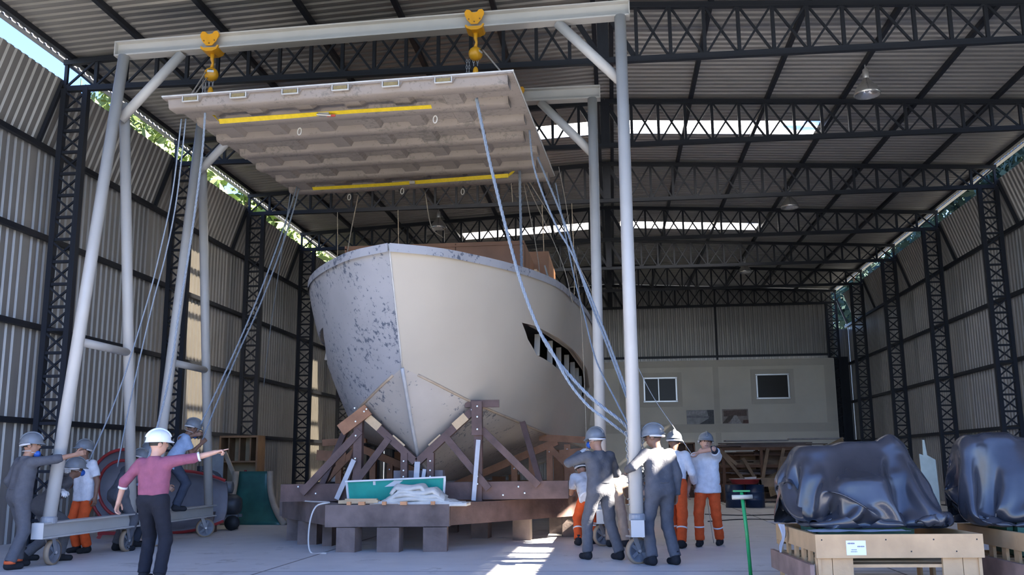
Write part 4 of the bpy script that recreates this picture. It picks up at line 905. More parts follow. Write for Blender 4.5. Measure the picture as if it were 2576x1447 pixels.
rows = [[(-.42+.72*u+(.62*(1-t)**2.4)*(u), -.55*(1-t)**2+.15, 1.16*t+.01) for u in np.linspace(0, 1, 8)] for t in np.linspace(0, 1, 14)]
o = part('face', MB().grid(rows), TEALD, gm, True); md = o.modifiers.new('t', 'SOLIDIFY'); md.thickness = .03
for uu in (0, 1): part('edge', MB().tube([Vector(rows[i][0 if uu == 0 else 7])+Vector((-.06 if uu == 0 else .06, -.05, 0)) for i in range(14)], .075, 8), TAN, gm, True)
part('leaning_arm', MB().beam((-.5, .1, 1.05), (-.78, .1, 1.62), .09, .05, (0, 1, 0)), TAN, gm)
part('back_frame', MB().beam((-.4, .2, 0), (-.4, .2, 1.1), .05, .05).beam((.35, .2, 0), (.35, .2, 1.1), .05, .05).beam((-.4, .2, .5), (.35, .2, .5), .05, .05), BRN2, gm)
single('grey_panel', MB().box((0, 0, .8), (.4, .06, 1.6)), mat('panel_grey', (.28, .29, .31), .6), 'tall grey panel standing beside the green ramp mould', 'panel', loc=(-9.15, 21.2, 0), rz=.2)
for k, (x, y, lb) in enumerate([(-7.3, 23.6, 'black drum beside the green ramp mould'), (-6.75, 24.2, 'black drum nearest the boat cradle')]):
    d = thing('oil_drum', lb, 'drum', (x, y, 0)); DRM = mat('drum_black', (.03, .035, .05), .45, .1, .2, 5)
    part('body', MB().lathe([(0, 0), (.29, 0), (.29, .29), (.305, .3), (.29, .31), (.29, .58), (.305, .59), (.29, .6), (.29, .88), (0, .87)], (0, 0, 0), 22), DRM, d, True)
    part('bung', MB().lathe([(.03, 0), (.03, .02), (0, .02)], (.15, -.08, .87), 10), DKG, d)
nh = MB().grid([[(p[0], p[1], max(.0, .9*(1-(p[0]/.9)**2)*(1-(p[1]/.55)**2)+p[2]-.2)) for p in row] for row in crumple(24, 18, 1.7, 1.0, .25, 31)])
single('net_heap', nh, mat('dark_green_net', (.02, .05, .045), .9, 0, .4, 12, .5), 'heap of dark green netting behind the black drums', 'netting', True, (-7.5, 25.3, 0))
single('white_can', MB().lathe([(0, 0), (.13, 0), (.14, .02), (.14, .26), (.12, .28), (.0, .28)], (0, 0, 0), 18), mat('can_white', (.5, .52, .55), .5), 'white tin on the netting near the cradle', 'tin', True, (-7.45, 25.2, .78))
# ------------------------------------------------------------------ things along the end wall
lr = thing('timber_rack', 'rack of weathered timber offcuts and struts before the office wall', 'rack', (5.2, 31.5, 0))
DT = mat('dusty_timber', (.20, .135, .085), .8, 0, .3, 3); DT2 = mat('dark_timber', (.12, .06, .035), .8, 0, .3, 3)
for x in (-1.7, -.5, .8, 1.9):
    part('post', MB().beam((x, 0, 0), (x, 0, 1.75), .09, .09), DT2, lr); part('post', MB().beam((x, .9, 0), (x, .9, 1.85), .09, .09), DT2, lr)
for z in (.55, 1.15, 1.7): part('rail', MB().beam((-1.8, 0, z), (2.0, 0, z), .08, .09), DT2, lr); part('rail', MB().beam((-1.8, .9, z+.05), (2.0, .9, z+.05), .08, .09), DT2, lr)
for k, (x0, z0, x1, z1) in enumerate([(-1.75, 1.55, -.75, .25), (-1.1, 1.4, -.6, .5), (-.3, 1.7, -.55, .6), (.2, 1.7, -.1, .6), (1.5, 1.8, .4, .2), (-1.85, 1.7, -1.3, 1.2)]): part('strut', MB().beam((x0, -.12, z0), (x1, -.14, z1), .1, .05, (0, 1, 0)), DT, lr)
for k in range(42):
    rs = np.random.RandomState(100+k); z = (.3, .6, .9, 1.2, 1.5, 1.76)[k % 6]+.04*((k//6) % 4); L = rs.uniform(1.6, 3.6); x = rs.uniform(-.7, .7)
    part('board', MB().box((x, .1+.11*(k//6), z), (L, .12, .035), rs.uniform(-.03, .03)), (DT, DT2, BRN2)[k % 3], lr)
for k in range(5): part('leaning_sheet', MB().box((0, 0, 0), (.95, .02, 1.5+.12*(k % 3)), M=Matrix.Rotation(-.12, 3, 'X')), (DT2, DT, BRN2)[k % 3], lr, loc=(-1.5+.85*k, 1.15+.03*(k % 2), .82))
part('top_boards', MB().box((-.6, .3, 1.96), (2.0, .5, .04), .02), mat('grey_boards', (.24, .23, .23), .8), lr); part('top_boards', MB().box((1.3, .35, 2.0), (1.7, .5, .05), -.04), MATS['grey_boards'], lr)
rows = [[(-.4+2.5*u, .55-.9*v+.05, 1.95*(1-v)**.8*(.35+.65*u)+.08*math.sin(9*u)*v+.1) for v in np.linspace(0, .9, 10)] for u in np.linspace(0, 1, 18)]
o = part('net_cover', MB().grid(rows), mat('brown_net', (.17, .13, .085), .9, 0, .3, 20, .5), lr, True); o.location = (0, -.55, 0)
for k, (x, lb) in enumerate([(3.42, 'dark blue drum under the red basin, left of the pair'), (3.98, 'dark blue drum under the red basin, right of the pair')]):
    d = thing('oil_drum', lb, 'drum', (x, 28.3, 0)); DB = mat('drum_blue', (.012, .03, .075), .4, 0, .2, 5)
    part('body', MB().lathe([(0, 0), (.27, 0), (.27, .2), (.283, .21), (.27, .22), (.27, .42), (.283, .43), (.27, .44), (.27, .64), (0, .63)], (0, 0, 0), 22), DB, d, True)
    part('bung', MB().lathe([(.03, 0), (.03, .02), (0, .02)], (.12, -.1, .635), 10), DKG, d)
bs = thing('basin', 'shallow dark red basin set on the blue drums', 'basin', (3.72, 28.3, .64))
part('bowl', MB().lathe([(0, .02), (.36, .02), (.42, .14), (.44, .15), (.43, .16), (.4, .16), (.34, .05), (0, .05)], (0, 0, 0), 24), mat('basin_red', (.30, .03, .03), .5), bs, True)
part('lip', MB().lathe([(.43, .155), (.45, .16), (.45, .175), (.43, .17)], (0, 0, 0), 24), mat('basin_rim', (.45, .38, .34), .6), bs, True)
single('paper_tray', MB().add([(-.12, -.1, 0), (.12, -.1, 0), (.12, .1, 0), (-.12, .1, 0), (-.17, -.14, .14), (.17, -.14, .16), (.17, .14, .16), (-.17, .14, .14)], [(0, 3, 2, 1), (0, 1, 5, 4), (1, 2, 6, 5), (2, 3, 7, 6), (3, 0, 4, 7)]), mat('tray_white', (.62, .64, .6), .7), 'small white tray resting in the red basin', 'tray', loc=(3.86, 28.25, .70))
tb = thing('workbench', 'rough pale wooden workbench beside the blue drums', 'workbench', (4.6, 28.5, 0))
part('top', MB().box((0, 0, .8), (1.05, .6, .05)), DT, tb); part('apron', MB().box((0, -.28, .68), (1.0, .03, .2)), DT, tb)
for sx in (-.46, .46):
    for sy in (-.26, .26): part('leg', MB().box((sx, sy, .39), (.07, .07, .78)), DT, tb)
part('brace', MB().beam((-.46, -.2, .2), (.46, -.2, .22), .05, .07), DT, tb)
single('leaning_board', MB().box((0, 0, .3), (.3, .03, .6)), DT, 'short board standing upright on the workbench', 'board', loc=(4.95, 28.6, .825), rz=.1)
ws = thing('pigeonhole_shelf', 'small wooden pigeonhole shelf against the office wall', 'shelf', (2.5, 36, 0))
part('frame', MB().box((-.45, 0, 1.0), (.05, .3, 2.0)).box((.45, 0, 1.0), (.05, .3, 2.0)).box((0, 0, 1.98), (.95, .3, .05)).box((0, .14, 1.0), (.9, .02, 2.0)), mat('shelf_dark', (.14, .08, .055), .7), ws)
for z in (.4, .85, 1.25, 1.62): part('shelf_board', MB().box((0, 0, z), (.88, .3, .04)), mat('shelf_tan', (.34, .23, .14), .7), ws)
for x in (-.18, .15): part('divider', MB().box((x, 0, 1.6), (.05, .28, .74)), MATS['shelf_tan'], ws)
wb2 = thing('timber_pile', 'dark red stack of timber beams beyond the near right post', 'timber', (1.1, 30.5, 0))
for k in range(12): part('beam', MB().box((.05*((k*3) % 4), 0, .1+.17*(k//3)), (1.6-.1*(k % 3), .22, .15), .02*(k % 3)), (REDT, DT2)[k % 2], wb2, loc=(0, .26*(k % 3), 0))
for k, (p, lb) in enumerate([([(2.2, 24.5, .012), (3.2, 24.0, .012), (4.6, 24.6, .012), (6.0, 24.1, .012)], 'black cable lying across the floor before the drums'), ([(2.0, 21.6, .012), (3.0, 22.4, .012), (4.2, 21.9, .012), (5.6, 22.3, .012)], 'black cable lying on the floor nearer the posts')]):
    rope('floor_cable', p, .012, BLACK, lb, 'cable', 1)
# broken pale panel leaning between the engines
single('torn_panel', MB().prism([(-.12, 0), (.1, 0), (.11, .9), (.1, 1.3), (.0, 1.36), (-.02, 1.56), (-.045, 1.56), (-.05, 1.36), (-.1, 1.38), (-.09, 1.05), (-.14, 1.0)], .02), mat('panel_cream', (.42, .43, .34), .8, 0, .15, 5), 'torn pale cream panel standing between the two covered engines', 'panel', loc=(4.12, 13.2, 0))
# ------------------------------------------------------------------ people: distance-field bodies turned into meshes
class Field:
    def __init__(s, lo, hi, h):
        s.h = h; s.lo = np.array(lo, float); s.n = np.ceil((np.array(hi)-s.lo)/h).astype(int)+1; s.F = np.full(s.n, 1.0, np.float32)
    def sub(s, lo, hi, m):
        a = np.maximum(0, np.floor((np.array(lo)-m-s.lo)/s.h).astype(int)); b = np.minimum(s.n, np.ceil((np.array(hi)+m-s.lo)/s.h).astype(int)+1)
        ax = [s.lo[i]+s.h*np.arange(a[i], b[i]) for i in range(3)]
        return tuple(slice(a[i], b[i]) for i in range(3)), np.stack(np.meshgrid(*ax, indexing='ij'), -1)
    def blend(s, sl, d, k):
        f = s.F[sl]; h = np.clip(.5+.5*(f-d)/k, 0, 1); s.F[sl] = f*(1-h)+d*h-k*h*(1-h)
    def cap(s, a, b, ra, rb, k=.03, flat=False, flat0=False):
        a, b = np.array(a, float), np.array(b, float); m = max(ra, rb)+.07
        sl, P = s.sub(np.minimum(a, b), np.maximum(a, b), m)
        if 0 in P.shape: return s
        ab = b-a; L2 = ab@ab+1e-9; t0 = ((P-a)@ab)/L2; t = np.clip(t0, 0, 1)
        d = np.linalg.norm(P-a-t[..., None]*ab, axis=-1)-(ra+(rb-ra)*t); L = math.sqrt(L2)
        if flat: d = np.maximum(d, (t0-1)*L)
        if flat0: d = np.maximum(d, -t0*L)
        s.blend(sl, d, k); return s
    def ell(s, c, r, R=None, k=.03):
        c = np.array(c, float); m = max(r)+.07; sl, P = s.sub(c, c, m)
        q = P-c
        if R is not None: q = q @ np.array(R)
        q = q/np.array(r); ln = np.linalg.norm(q, axis=-1); d = (ln-1)*min(r); s.blend(sl, d, k); return s
    def wrinkle(s, amp, seed):
        sl, P = s.sub(s.lo, s.lo+s.h*(s.n-1), 0); x, y, z = P[..., 0], P[..., 1], P[..., 2]
        s.F += amp*(np.sin(38*z+9*x+seed)*np.sin(17*x-13*y+seed*2)+.7*np.sin(61*z-25*x+14*y+seed))
        return s
    def mesh(s, name, m):
        F = s.F; n = s.n; S_ = F < 0; h = s.h
        acc = np.zeros(tuple(n-1)+(3,), np.float32); cnt = np.zeros(tuple(n-1), np.float32)
        C = [(i, j, k) for i in (0, 1) for j in (0, 1) for k in (0, 1)]
        def cs(c): return tuple(slice(c[i], n[i]-1+c[i]) for i in range(3))
        for c in C:
            for ax in range(3):
                if c[ax]: continue
                e = list(c); e[ax] = 1; f0, f1 = F[cs(c)], F[cs(e)]; x = (f0 < 0) != (f1 < 0)
                t = np.where(x, f0/np.where(f0 == f1, 1, f0-f1), 0)
                cnt += x
                for i in range(3): acc[..., i] += np.where(x, (t if i == ax else c[i]), 0)
        act = cnt > 0; idx = -np.ones(act.shape, np.int64); idx[act] = np.arange(act.sum())
        ii = np.argwhere(act); V = s.lo+h*(ii+acc[act]/cnt[act][:, None])
        faces = []
        for ax in range(3):
            o1, o2 = [(1, 2), (2, 0), (0, 1)][ax]
            a = [slice(0, n[i]) for i in range(3)]; a[ax] = slice(0, n[ax]-1); b = [slice(0, n[i]) for i in range(3)]; b[ax] = slice(1, n[ax])
            x = S_[tuple(a)] != S_[tuple(b)]; pos = np.argwhere(x)
            pos = pos[(pos[:, o1] > 0) & (pos[:, o2] > 0) & (pos[:, o1] < n[o1]-1) & (pos[:, o2] < n[o2]-1)]
            if not len(pos): continue
            ins = S_[tuple(pos.T)]
            def g(d1, d2): p = pos.copy(); p[:, o1] -= d1; p[:, o2] -= d2; return idx[tuple(p.T)]
            q = np.stack([g(1, 1), g(0, 1), g(0, 0), g(1, 0)], 1); q[~ins] = q[~ins][:, ::-1]; faces.append(q)
        Q = np.concatenate(faces)
        me = bpy.data.meshes.new(name); me.from_pydata(V.tolist(), [], Q.tolist()); me.materials.append(m)
        me.polygons.foreach_set('use_smooth', [True]*len(me.polygons)); me.update(); return me
def ik(S_, W, a, b, hint):
    d = W-S_; L = min(d.length, (a+b)*.998); u = d.normalized(); x = (a*a-b*b+L*L)/(2*L); hgt = math.sqrt(max(0, a*a-x*x))
    hn = Vector(hint); hn = hn-u*hn.dot(u); hn = hn.normalized() if hn.length > 1e-4 else Vector((0, 1, 0))
    return S_+u*x+hn*hgt, S_+u*L
def hand(root, W, d, nrm, side, m, curl=.35, point=False, sc=1., name='hand'):
    """palm and five fingers; d: direction of the fingers, nrm: palm side normal, side: +1 right"""
    d = Vector(d).normalized(); nrm = Vector(nrm); nrm = (nrm-d*nrm.dot(d)).normalized(); s_ = d.cross(nrm)*side
    lo = W-Vector((.19, .19, .19)); f = Field(lo, W+Vector((.19, .19, .19)), .0065)
    def P(a, b, c): return W+(d*a+s_*b+nrm*c)*sc
    for b in (-.026, -.009, .009, .026): f.cap(P(.0, b*.7, 0), P(.085, b, 0), .0155*sc, .0125*sc, .012)
    f.cap(P(-.05, 0, 0), P(.01, 0, 0), .027*sc, .024*sc, .02)
    for q, (b, L) in enumerate(((-.029, .062), (-.0098, .076), (.0098, .083), (.029, .072))):
        c = curl; 
        if point and q == 3: c = .02
        elif point: c = 1.0
        p0 = Vector((.085, b, 0)); ang = 0; segs = (.45, .32, .25); pr = p0
        for k, fr in enumerate(segs):
            ang += c*(1.0, 1.25, .9)[k]; nx = pr+Vector((math.cos(ang), 0.02*b, math.sin(ang)))*L*fr
            f.cap(P(*pr), P(*nx), (.0095-.0008*k)*sc, (.0088-.0008*k)*sc, .004); pr = nx
    t = [Vector((.015, .03, .004)), Vector((.045, .055, .014)), Vector((.072, .062, .02+.02*curl)), Vector((.093, .058, .026+.03*curl))]
    for k in range(3): f.cap(P(*t[k]), P(*t[k+1]), .0125*sc-.001*k, .0115*sc-.001*k, .006)
    return link(name, f.mesh(name, m), root)
SK = {k: mat('skin_'+k, c, .55, 0, .08, 12) for k, c in {'light': (.50, .29, .215), 'tan': (.36, .195, .13), 'brown': (.20, .105, .07)}.items()}
HAIRM = mat('dark_hair', (.012, .010, .010), .6)
CLOTH = {k: mat('cloth_'+k, c, .85, 0, .1, 14, .25, 45, .2) for k, c in {'grey': (.10, .103, .118), 'white': (.62, .64, .69), 'orange': (.62, .095, .025), 'pink': (.25, .085, .135), 'jeans': (.016, .018, .026), 'sky': (.32, .42, .60), 'khaki': (.36, .27, .21), 'boot': (.022, .023, .027), 'navy': (.045, .055, .08)}.items()}
HATG = mat('helmet_grey', (.17, .19, .215), .3, 0, .06, 8); HATW = mat('helmet_white', (.78, .82, .85), .3, 0, .03, 8)
STRAP = mat('strap_white', (.6, .6, .62), .6); BLUEM = mat('mask_blue', (.02, .10, .42), .6); REFL = mat('reflective_tape', (.75, .76, .78), .3, .2, 0); GLOVE = mat('glove_white', (.58, .57, .56), .9); ORC = mat('boot_orange', (.65, .11, .03), .7)
def person(label, loc, rz, H=1.72, lean=0., side=0., twist=0., pel=None, head=(0, 0, 0), rw=None, lw=None, rhint=(.5, -1, -.3), lhint=(-.5, -1, -.3), ra=None, la=None, kh=((.1, 1, 0), (-.1, 1, 0)),
           top='grey', legs='grey', sleeve='long', suit=True, hat='grey', skin='tan', mask=None, gloves='', boots='boot', tape=False, cuffs=False, point='', hdir={}, group='workers around the gantries'):
    r = thing('person', label, 'person', loc, rz, group); sc = H/1.72
    R0i = Matrix.Rotation(-rz, 3, 'Z')
    def tgt(v): return None if v is None else (R0i @ (Vector(v[1:])-Vector(loc)) if v[0] == 'W' else Vector(v)*sc)
    Pz = Vector(pel or (0, 0, .93))*sc
    Rt = Matrix.Rotation(twist, 3, 'Z') @ Matrix.Rotation(side, 3, 'Y') @ Matrix.Rotation(-lean, 3, 'X')
    def T(x, y, z): return Pz + Rt @ Vector((x, y, z))*sc
    waist, chest, neck = T(0, 0, .14), T(0, .01, .33), T(0, -.01, .50)
    Rh = Matrix.Rotation(twist*.5, 3, 'Z') @ Matrix.Rotation(-lean*.55, 3, 'X') @ Matrix.Rotation(head[0], 3, 'Z') @ Matrix.Rotation(-head[1], 3, 'X') @ Matrix.Rotation(head[2], 3, 'Y')
    hc = neck + (Rt @ Vector((0, .02, .05)))*sc + (Rh @ Vector((0, .025, .115)))*sc
    J = {}
    for s, nm, wv, hint in ((1, 'r', rw, rhint), (-1, 'l', lw, lhint)):
        sh = T(s*.182, 0, .445); w_ = tgt(wv) if wv else sh+(Rt @ Vector((s*.09, .05, -.50)))*sc
        el, wr = ik(sh, w_, .285*sc, .25*sc, Vector(hint)); J[nm] = (sh, el, wr)
    for s, nm, av, hint in ((1, 'R', ra, kh[0]), (-1, 'L', la, kh[1])):
        hp = Pz+(Matrix.Rotation(twist*.3, 3, 'Z') @ Vector((s*.092, 0, -.02)))*sc; an = tgt(av) if av else Vector((s*.12, 0, .085))*sc
        kn, an = ik(hp, an, .435*sc, .425*sc, Vector(hint)); J[nm] = (hp, kn, an)
    allp = [p for v in J.values() for p in v]+[hc, Pz, chest]
    lo = Vector([min(p[i] for p in allp)-.2 for i in range(3)]); hi = Vector([max(p[i] for p in allp)+.22 for i in range(3)]); lo.z = min(lo.z, -.02)
    # body, one continuous skin
    f = Field(lo, hi, .0145)
    f.ell(hc+Rh @ Vector((0, 0, .02))*sc, (.077*sc, .098*sc, .108*sc), Rh, .02)
    f.ell(hc+Rh @ Vector((0, .03, -.055))*sc, (.056*sc, .066*sc, .072*sc), Rh, .03)
    f.cap(hc+Rh @ Vector((0, .095, .015))*sc, hc+Rh @ Vector((0, .112, -.022))*sc, .010*sc, .016*sc, .015)
    for s in (-1, 1): f.ell(hc+Rh @ Vector((s*.08, 0, -.01))*sc, (.014*sc, .026*sc, .034*sc), Rh, .008)
    f.cap(neck-(neck-chest)*.1, hc+Rh @ Vector((0, -.01, -.06))*sc, .06*sc, .052*sc, .03)
    for s in (-1, 1): f.cap(T(s*.05, 0, 0), T(s*.085, .0, .36), .095*sc, .09*sc, .05)
    f.cap(T(-.15, 0, .42), T(.15, 0, .42), .055*sc, .055*sc, .05)
    for nm in 'rl': sh, el, wr = J[nm]; f.cap(sh, el, .05*sc, .042*sc, .03); f.cap(el, wr, .041*sc, .029*sc, .015)
    for nm in 'RL': hp, kn, an = J[nm]; f.cap(hp, kn, .08*sc, .052*sc, .04); f.cap(kn, an, .05*sc, .036*sc, .02); f.cap(an, an+Vector((0, .1, -.045))*sc, .036*sc, .03*sc, .02)
    link('body', f.mesh('body', SK[skin]), r)
    # garments
    def torso(f, low):
        for s in (-1, 1): f.cap(T(s*.065, 0, low), T(s*.088, .005, .34), .118*sc, .112*sc, .06)
        f.cap(T(-.16, -.005, .435), T(.16, -.005, .435), .068*sc, .068*sc, .06); f.cap(T(0, -.01, .40), T(0, -.012, .52), .09*sc, .066*sc, .04, True)
    def sleeves(f):
        for nm in 'rl':
            sh, el, wr = J[nm]
            if sleeve == 'short': f.cap(sh, sh+(el-sh)*.72, .074*sc, .076*sc, .04, True)
            elif sleeve == 'rolled': f.cap(sh, el, .07*sc, .06*sc, .04); f.cap(el, el+(wr-el)*.3, .058*sc, .05*sc, .02, True)
            else: f.cap(sh, el, .07*sc, .06*sc, .04); f.cap(el, wr, .058*sc, .047*sc, .02, True)
    def trouser(f):
        f.cap(Pz+Vector((-.075, 0, .02))*sc, Pz+Vector((.075, 0, .02))*sc, .118*sc, .118*sc, .05)
        for nm in 'RL': hp, kn, an = J[nm]; f.cap(hp, kn, .104*sc, .078*sc, .045); f.cap(kn, an+Vector((0, 0, .015)), .076*sc, .073*sc, .025, True)
    if suit:
        f = Field(lo, hi, .0165); torso(f, -.02); sleeves(f); trouser(f); f.wrinkle(.0028, loc[0]*5); cv = link('coverall', f.mesh('coverall', CLOTH[top]), r)
        bt = MB(); ring = [T(.175*math.cos(t), .125*math.sin(t), .08) for t in np.linspace(0, 2*PI, 21)]; part('belt_seam', bt.tube(ring, .012*sc, 6, False), CLOTH[top], cv, True)
    else:
        f = Field(lo, hi, .0165); torso(f, .11)
        if sleeve == 'short': 
            for s in (-1, 1): f.cap(T(s*.06, 0, -.11), T(s*.075, 0, .15), .158*sc, .12*sc, .05, False, True)
        sleeves(f); f.wrinkle(.0026, loc[0]*5); link('shirt' if sleeve != 'short' else 't_shirt', f.mesh('shirt', CLOTH[top]), r)
        f = Field(lo, hi, .0165); trouser(f); f.wrinkle(.0026, loc[1]*3); tr = link('trousers', f.mesh('trousers', CLOTH[legs]), r)
        if tape:
            for nm in 'RL':
                hp, kn, an = J[nm]; c = kn+(an-kn)*.48; u = (an-kn).normalized(); part('reflective_band', MB().lathe([(.079*sc, -.012), (.083*sc, -.011), (.083*sc, .011), (.079*sc, .012)], c, 20, u), REFL, tr, True)
        if sleeve == 'rolled':
            for nm in 'rl':
                sh, el, wr = J[nm]; c = el+(wr-el)*.27; part('cuff', MB().lathe([(.05*sc, -.012), (.056*sc, -.01), (.056*sc, .012), (.05*sc, .014)], c, 16, (wr-el).normalized()), STRAP, r, True)
    for nm in 'RL':
        hp, kn, an = J[nm]; f = Field(an-Vector((.16, .16, .14)), an+Vector((.16, .32, .16)), .013)
        zb = an.z-.085*sc
        f.cap(an+Vector((0, 0, .06)), an+Vector((0, 0, -.02)), .055*sc, .055*sc, .02); f.cap(an+Vector((0, -.03, -.035))*sc, an+Vector((0, .14, -.045))*sc, .048*sc, .042*sc, .03)
        bo = link('boot', f.mesh('boot', CLOTH[boots]), r)
        if cuffs: part('boot_collar', MB().lathe([(.062*sc, -.02), (.072*sc, -.02), (.07*sc, .02), (.06*sc, .02)], an+Vector((0, 0, .01)), 16), ORC, bo, True)
    for nm, s in (('r', 1), ('l', -1)):
        sh, el, wr = J[nm]; d = hdir.get(nm) or (wr-el); gl = nm in gloves; d = Vector(d)
        nr = Vector((-s, 0, 0)) if abs(d.normalized().x) < .8 else Vector((0, 0, -1))
        hand(r, wr, d, nr, s, GLOVE if gl else SK[skin], .45 if nm not in point else .3, nm in point, sc*(1.08 if gl else 1.), 'glove' if gl else 'hand')
        if sleeve == 'short' and nm in (hdir.get('armsleeve') or ''): part('arm_cover', MB().tube([sh+(el-sh)*.6, el, el+(wr-el)*.12], [.056*sc, .056*sc, .054*sc], 14), CLOTH['navy'], r, True)
    # face, hair, helmet
    def hl(x, y, z): return hc+Rh @ Vector((x, y, z))*sc
    fc = MB()
    for s in (-1, 1): part('eye', MB().sphere(hl(s*.03, .088, .012), .010*sc, 8, 6), mat('eye_dark', (.03, .02, .02), .2), r, True); fc.tube([hl(s*.014, .1, .034), hl(s*.046, .09, .034)], .006*sc, 6)
    part('eyebrow', fc, HAIRM, r, True); part('mouth', MB().tube([hl(-.024, .09, -.062), hl(0, .1, -.063), hl(.024, .09, -.062)], .006*sc, 6), mat('lip', (.25, .09, .07), .6), r, True)
    rows = []
    for i in range(9):
        el_ = .55-.95*i/8; row = []
        for j in range(17):
            az = PI*.62*(j/8-1)-PI/2; row.append(hl(.087*math.cos(az)*math.cos(el_)*1.0, .104*math.sin(az)*math.cos(el_)-.004, .118*math.sin(el_)+.025))
        rows.append(row)
    part('hair', MB().grid(rows), HAIRM, r, True)
    if hat:
        hm = HATW if hat == 'white' else HATG; nrow = []
        for i in range(11):
            t = PI/2*(1-i/10); row = []
            for j in range(29):
                a = 2*PI*j/28; rr = math.cos(t); rid = 1+.02*math.cos(a*2)**8
                row.append(hl(.118*rr*math.cos(a)*rid, .145*rr*math.sin(a), .05+.125*math.sin(t)))
            nrow.append(row)
        for ex, dz in ((1.03, -.012), (1.075, -.022), (1.07, -.03), (.97, -.02)):
            row = []
            for j in range(29):
                a = 2*PI*j/28; fr = 1+(.22*(max(0, math.sin(a))**3) if ex > 1.05 else 0); row.append(hl(.118*ex*math.cos(a), .145*(ex*fr)*math.sin(a), .05+dz-.01*max(0, math.sin(a))*(ex > 1.05)))
            nrow.append(row)
        hb = part('hard_hat', MB().grid(nrow), hm, r, True)
        rid = [hl(0, .152*math.cos(t), .05+.132*math.sin(t)) for t in np.linspace(.25, PI-.25, 12)]; part('ridge', MB().tube(rid, .012*sc, 6), hm, hb, True)
        if hat == 'grey': part('headband', MB().tube([hl(.112*math.cos(a), .135*math.sin(a), .018-.02*max(0, -math.sin(a))) for a in np.linspace(PI*.95, 2.05*PI, 18)], [.016*sc]*18, 8), STRAP, hb, True)
    if mask:
        my, mz = (.085, -.115) if mask == 'chin' else (.105, -.05)
        part('dust_mask', MB().sphere(hl(0, my, mz), .052*sc, 14, 10, (1, .85, .95)), BLUEM, r, True)
        part('mask_strap', MB().tube([hl(.09*math.cos(a), .1*math.sin(a)-.005, mz+.03-.02*math.sin(a)) for a in np.linspace(.4, PI-.4+PI*0, 4)]+[], .004*sc, 5), STRAP, r)
        part('mask_strap', MB().tube([hl(.092*math.cos(a), .105*math.sin(a), mz+.04) for a in np.linspace(.3, -PI-.3, 16)], .004*sc, 5), STRAP, r)
    return r
W_ = 'W'
# workers on the left
person('worker in grey coverall with arm stretched to the left gantry leg', (-7.88, 12.05, 0), -.55, 1.72, .12, head=(-.75, -.05, 0), sleeve='rolled', rw=(W_, -7.16, 12.42, 1.50), rhint=(.3, -.3, -1), lw=(-.32, .1, .9), ra=(.15, -.12, .085), la=(-.17, .12, .085), mask='chin', skin='tan', cuffs=True)
person('crouching worker in grey coverall gripping the left gantry leg with a white glove', (-8.05, 13.05, 0), -.9, 1.7, .75, pel=(0, -.12, .78), head=(.2, -.35, 0), rw=(W_, -7.60, 12.58, .98), lw=(W_, -7.72, 12.85, 1.25), gloves='rl', mask='face', skin='brown', ra=(.16, .15, .085), la=(-.15, -.25, .085))
person('worker in white T-shirt and orange trousers behind the left gantry leg', (-8.22, 14.25, 0), 2.75, 1.68, .12, head=(-.2, -.2, 0), top='white', legs='orange', sleeve='short', suit=False, skin='brown', rw=(.3, .15, .95), lw=(-.3, .05, .86), gloves='', tape=False, mask=None)
person('stooping worker in grey coverall at the left base beam', (-7.75, 14.55, 0), -.5, 1.68, .5, pel=(0, -.1, .88), head=(-.5, .2, 0), lw=(-.2, .45, .8), rw=(.25, .35, .75), skin='tan', mask=None)
person('worker in light blue shirt with blue dust mask by the round mould', (-7.95, 15.35, 0), -1.0, 1.68, .2, head=(-.2, .1, 0), top='sky', legs='navy', sleeve='rolled', suit=False, mask='face', skin='tan', rw=(.3, .45, 1.0), lw=(-.2, .4, 1.0))
person('man in red checked shirt and white helmet pointing towards the boat', (-5.3, 10.62, 0), -.12, 1.68, .02, side=-.03, head=(-.75, -.02, .0), rw=(.70, .22, 1.50), rhint=(0, -.4, -1), lw=(-.46, .0, .92), lhint=(-1, -.6, 0), top='pink', legs='jeans', sleeve='rolled', suit=False, hat='white', skin='light', point='r', ra=(.17, -.05, .085), la=(-.12, .08, .085), group='people directing the lift')
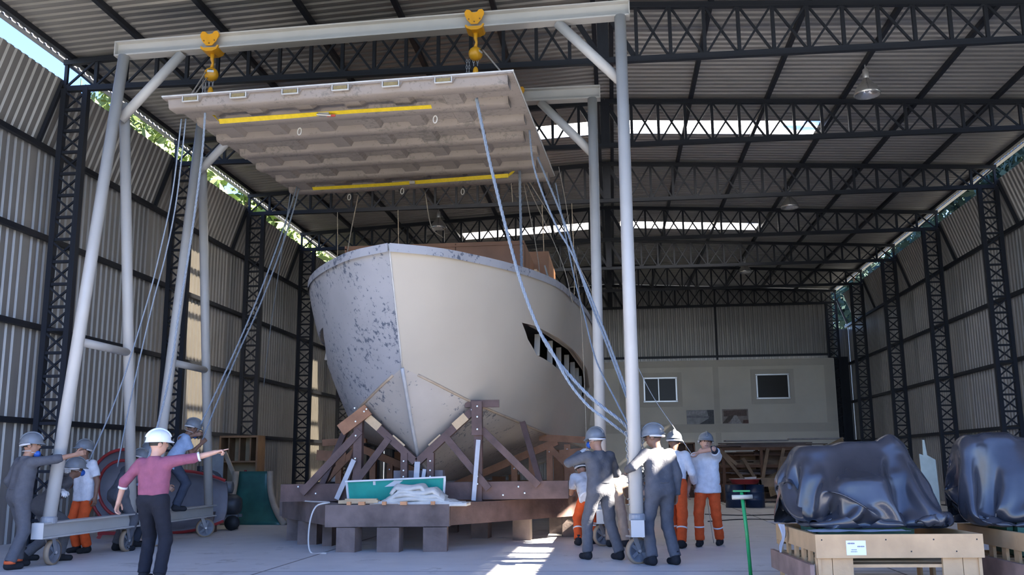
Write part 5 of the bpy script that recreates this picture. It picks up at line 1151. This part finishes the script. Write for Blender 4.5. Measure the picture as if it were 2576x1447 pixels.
person('man in light blue shirt standing on the base beam hauling a rope', (-7.35, 15.55, .56), -1.1, 1.64, .45, head=(0, .1, 0), top='sky', legs='navy', sleeve='short', suit=False, mask='chin', skin='brown', rw=(W_, -7.02, 15.68, 1.68), lw=(W_, -7.1, 15.58, 1.82), pel=(0, -.1, .86))
# workers on the right
person('worker in grey coverall with blue mask raising a gloved hand to his face', (-.2, 13.3, 0), .62, 1.74, .06, head=(.35, .08, 0), lw=(-.16, .24, 1.42), lhint=(-1, .1, -.6), rw=(.12, .22, 1.12), rhint=(1, -.5, -.2), ra=(.2, -.12, .085), la=(-.13, .16, .085), mask='face', gloves='lr', cuffs=False, skin='tan')
person('worker in orange trousers half hidden behind the masked worker', (-.44, 15.75, 0), .3, 1.62, .9, pel=(0, -.1, .85), top='white', legs='orange', sleeve='short', suit=False, tape=True, skin='tan', rw=(.12, .55, .9), lw=(-.12, .55, .9), la=(-.22, -.1, .085), ra=(.1, .1, .085))
person('worker in khaki clothes bending double behind the near right post', (.05, 15.35, 0), -.75, 1.7, 1.35, pel=(-.05, -.12, .96), top='khaki', legs='khaki', suit=False, head=(0, -.2, 0), rw=(.2, .65, .45), lw=(-.15, .7, .4), ra=(.12, .0, .085), la=(-.1, -.12, .085), skin='brown')
person('worker in grey coverall with sunlit back leaning a hand on the near post', (.58, 12.72, 0), .5, 1.76, .06, head=(.8, .08, 0), lw=(W_, .16, 12.72, 1.2), lhint=(-1, -.8, -.5), rw=(.24, .0, .86), ra=(.13, -.1, .085), la=(-.16, -.02, .085), skin='brown')
person('worker in white long-sleeved shirt and orange trousers behind the sunlit worker', (.92, 15.3, 0), -.35, 1.76, .12, head=(.2, .1, 0), top='white', legs='orange', sleeve='long', suit=False, tape=True, skin='brown', rw=(.26, .2, .95), lw=(-.1, .35, 1.0), ra=(.14, -.2, .085), la=(-.1, .2, .085))
person('worker in white T-shirt and orange trousers wiping his face with a forearm', (1.45, 15.5, 0), 2.85, 1.72, .03, head=(.35, -.15, -.1), top='white', legs='orange', sleeve='short', suit=False, tape=True, skin='light', lw=(.06, .23, 1.45), lhint=(-1, .3, .25), rw=(.29, .08, .84), ra=(.13, .12, .085), la=(-.12, -.2, .085), hdir={'l': (.7, .1, -.75), 'armsleeve': 'rl'})
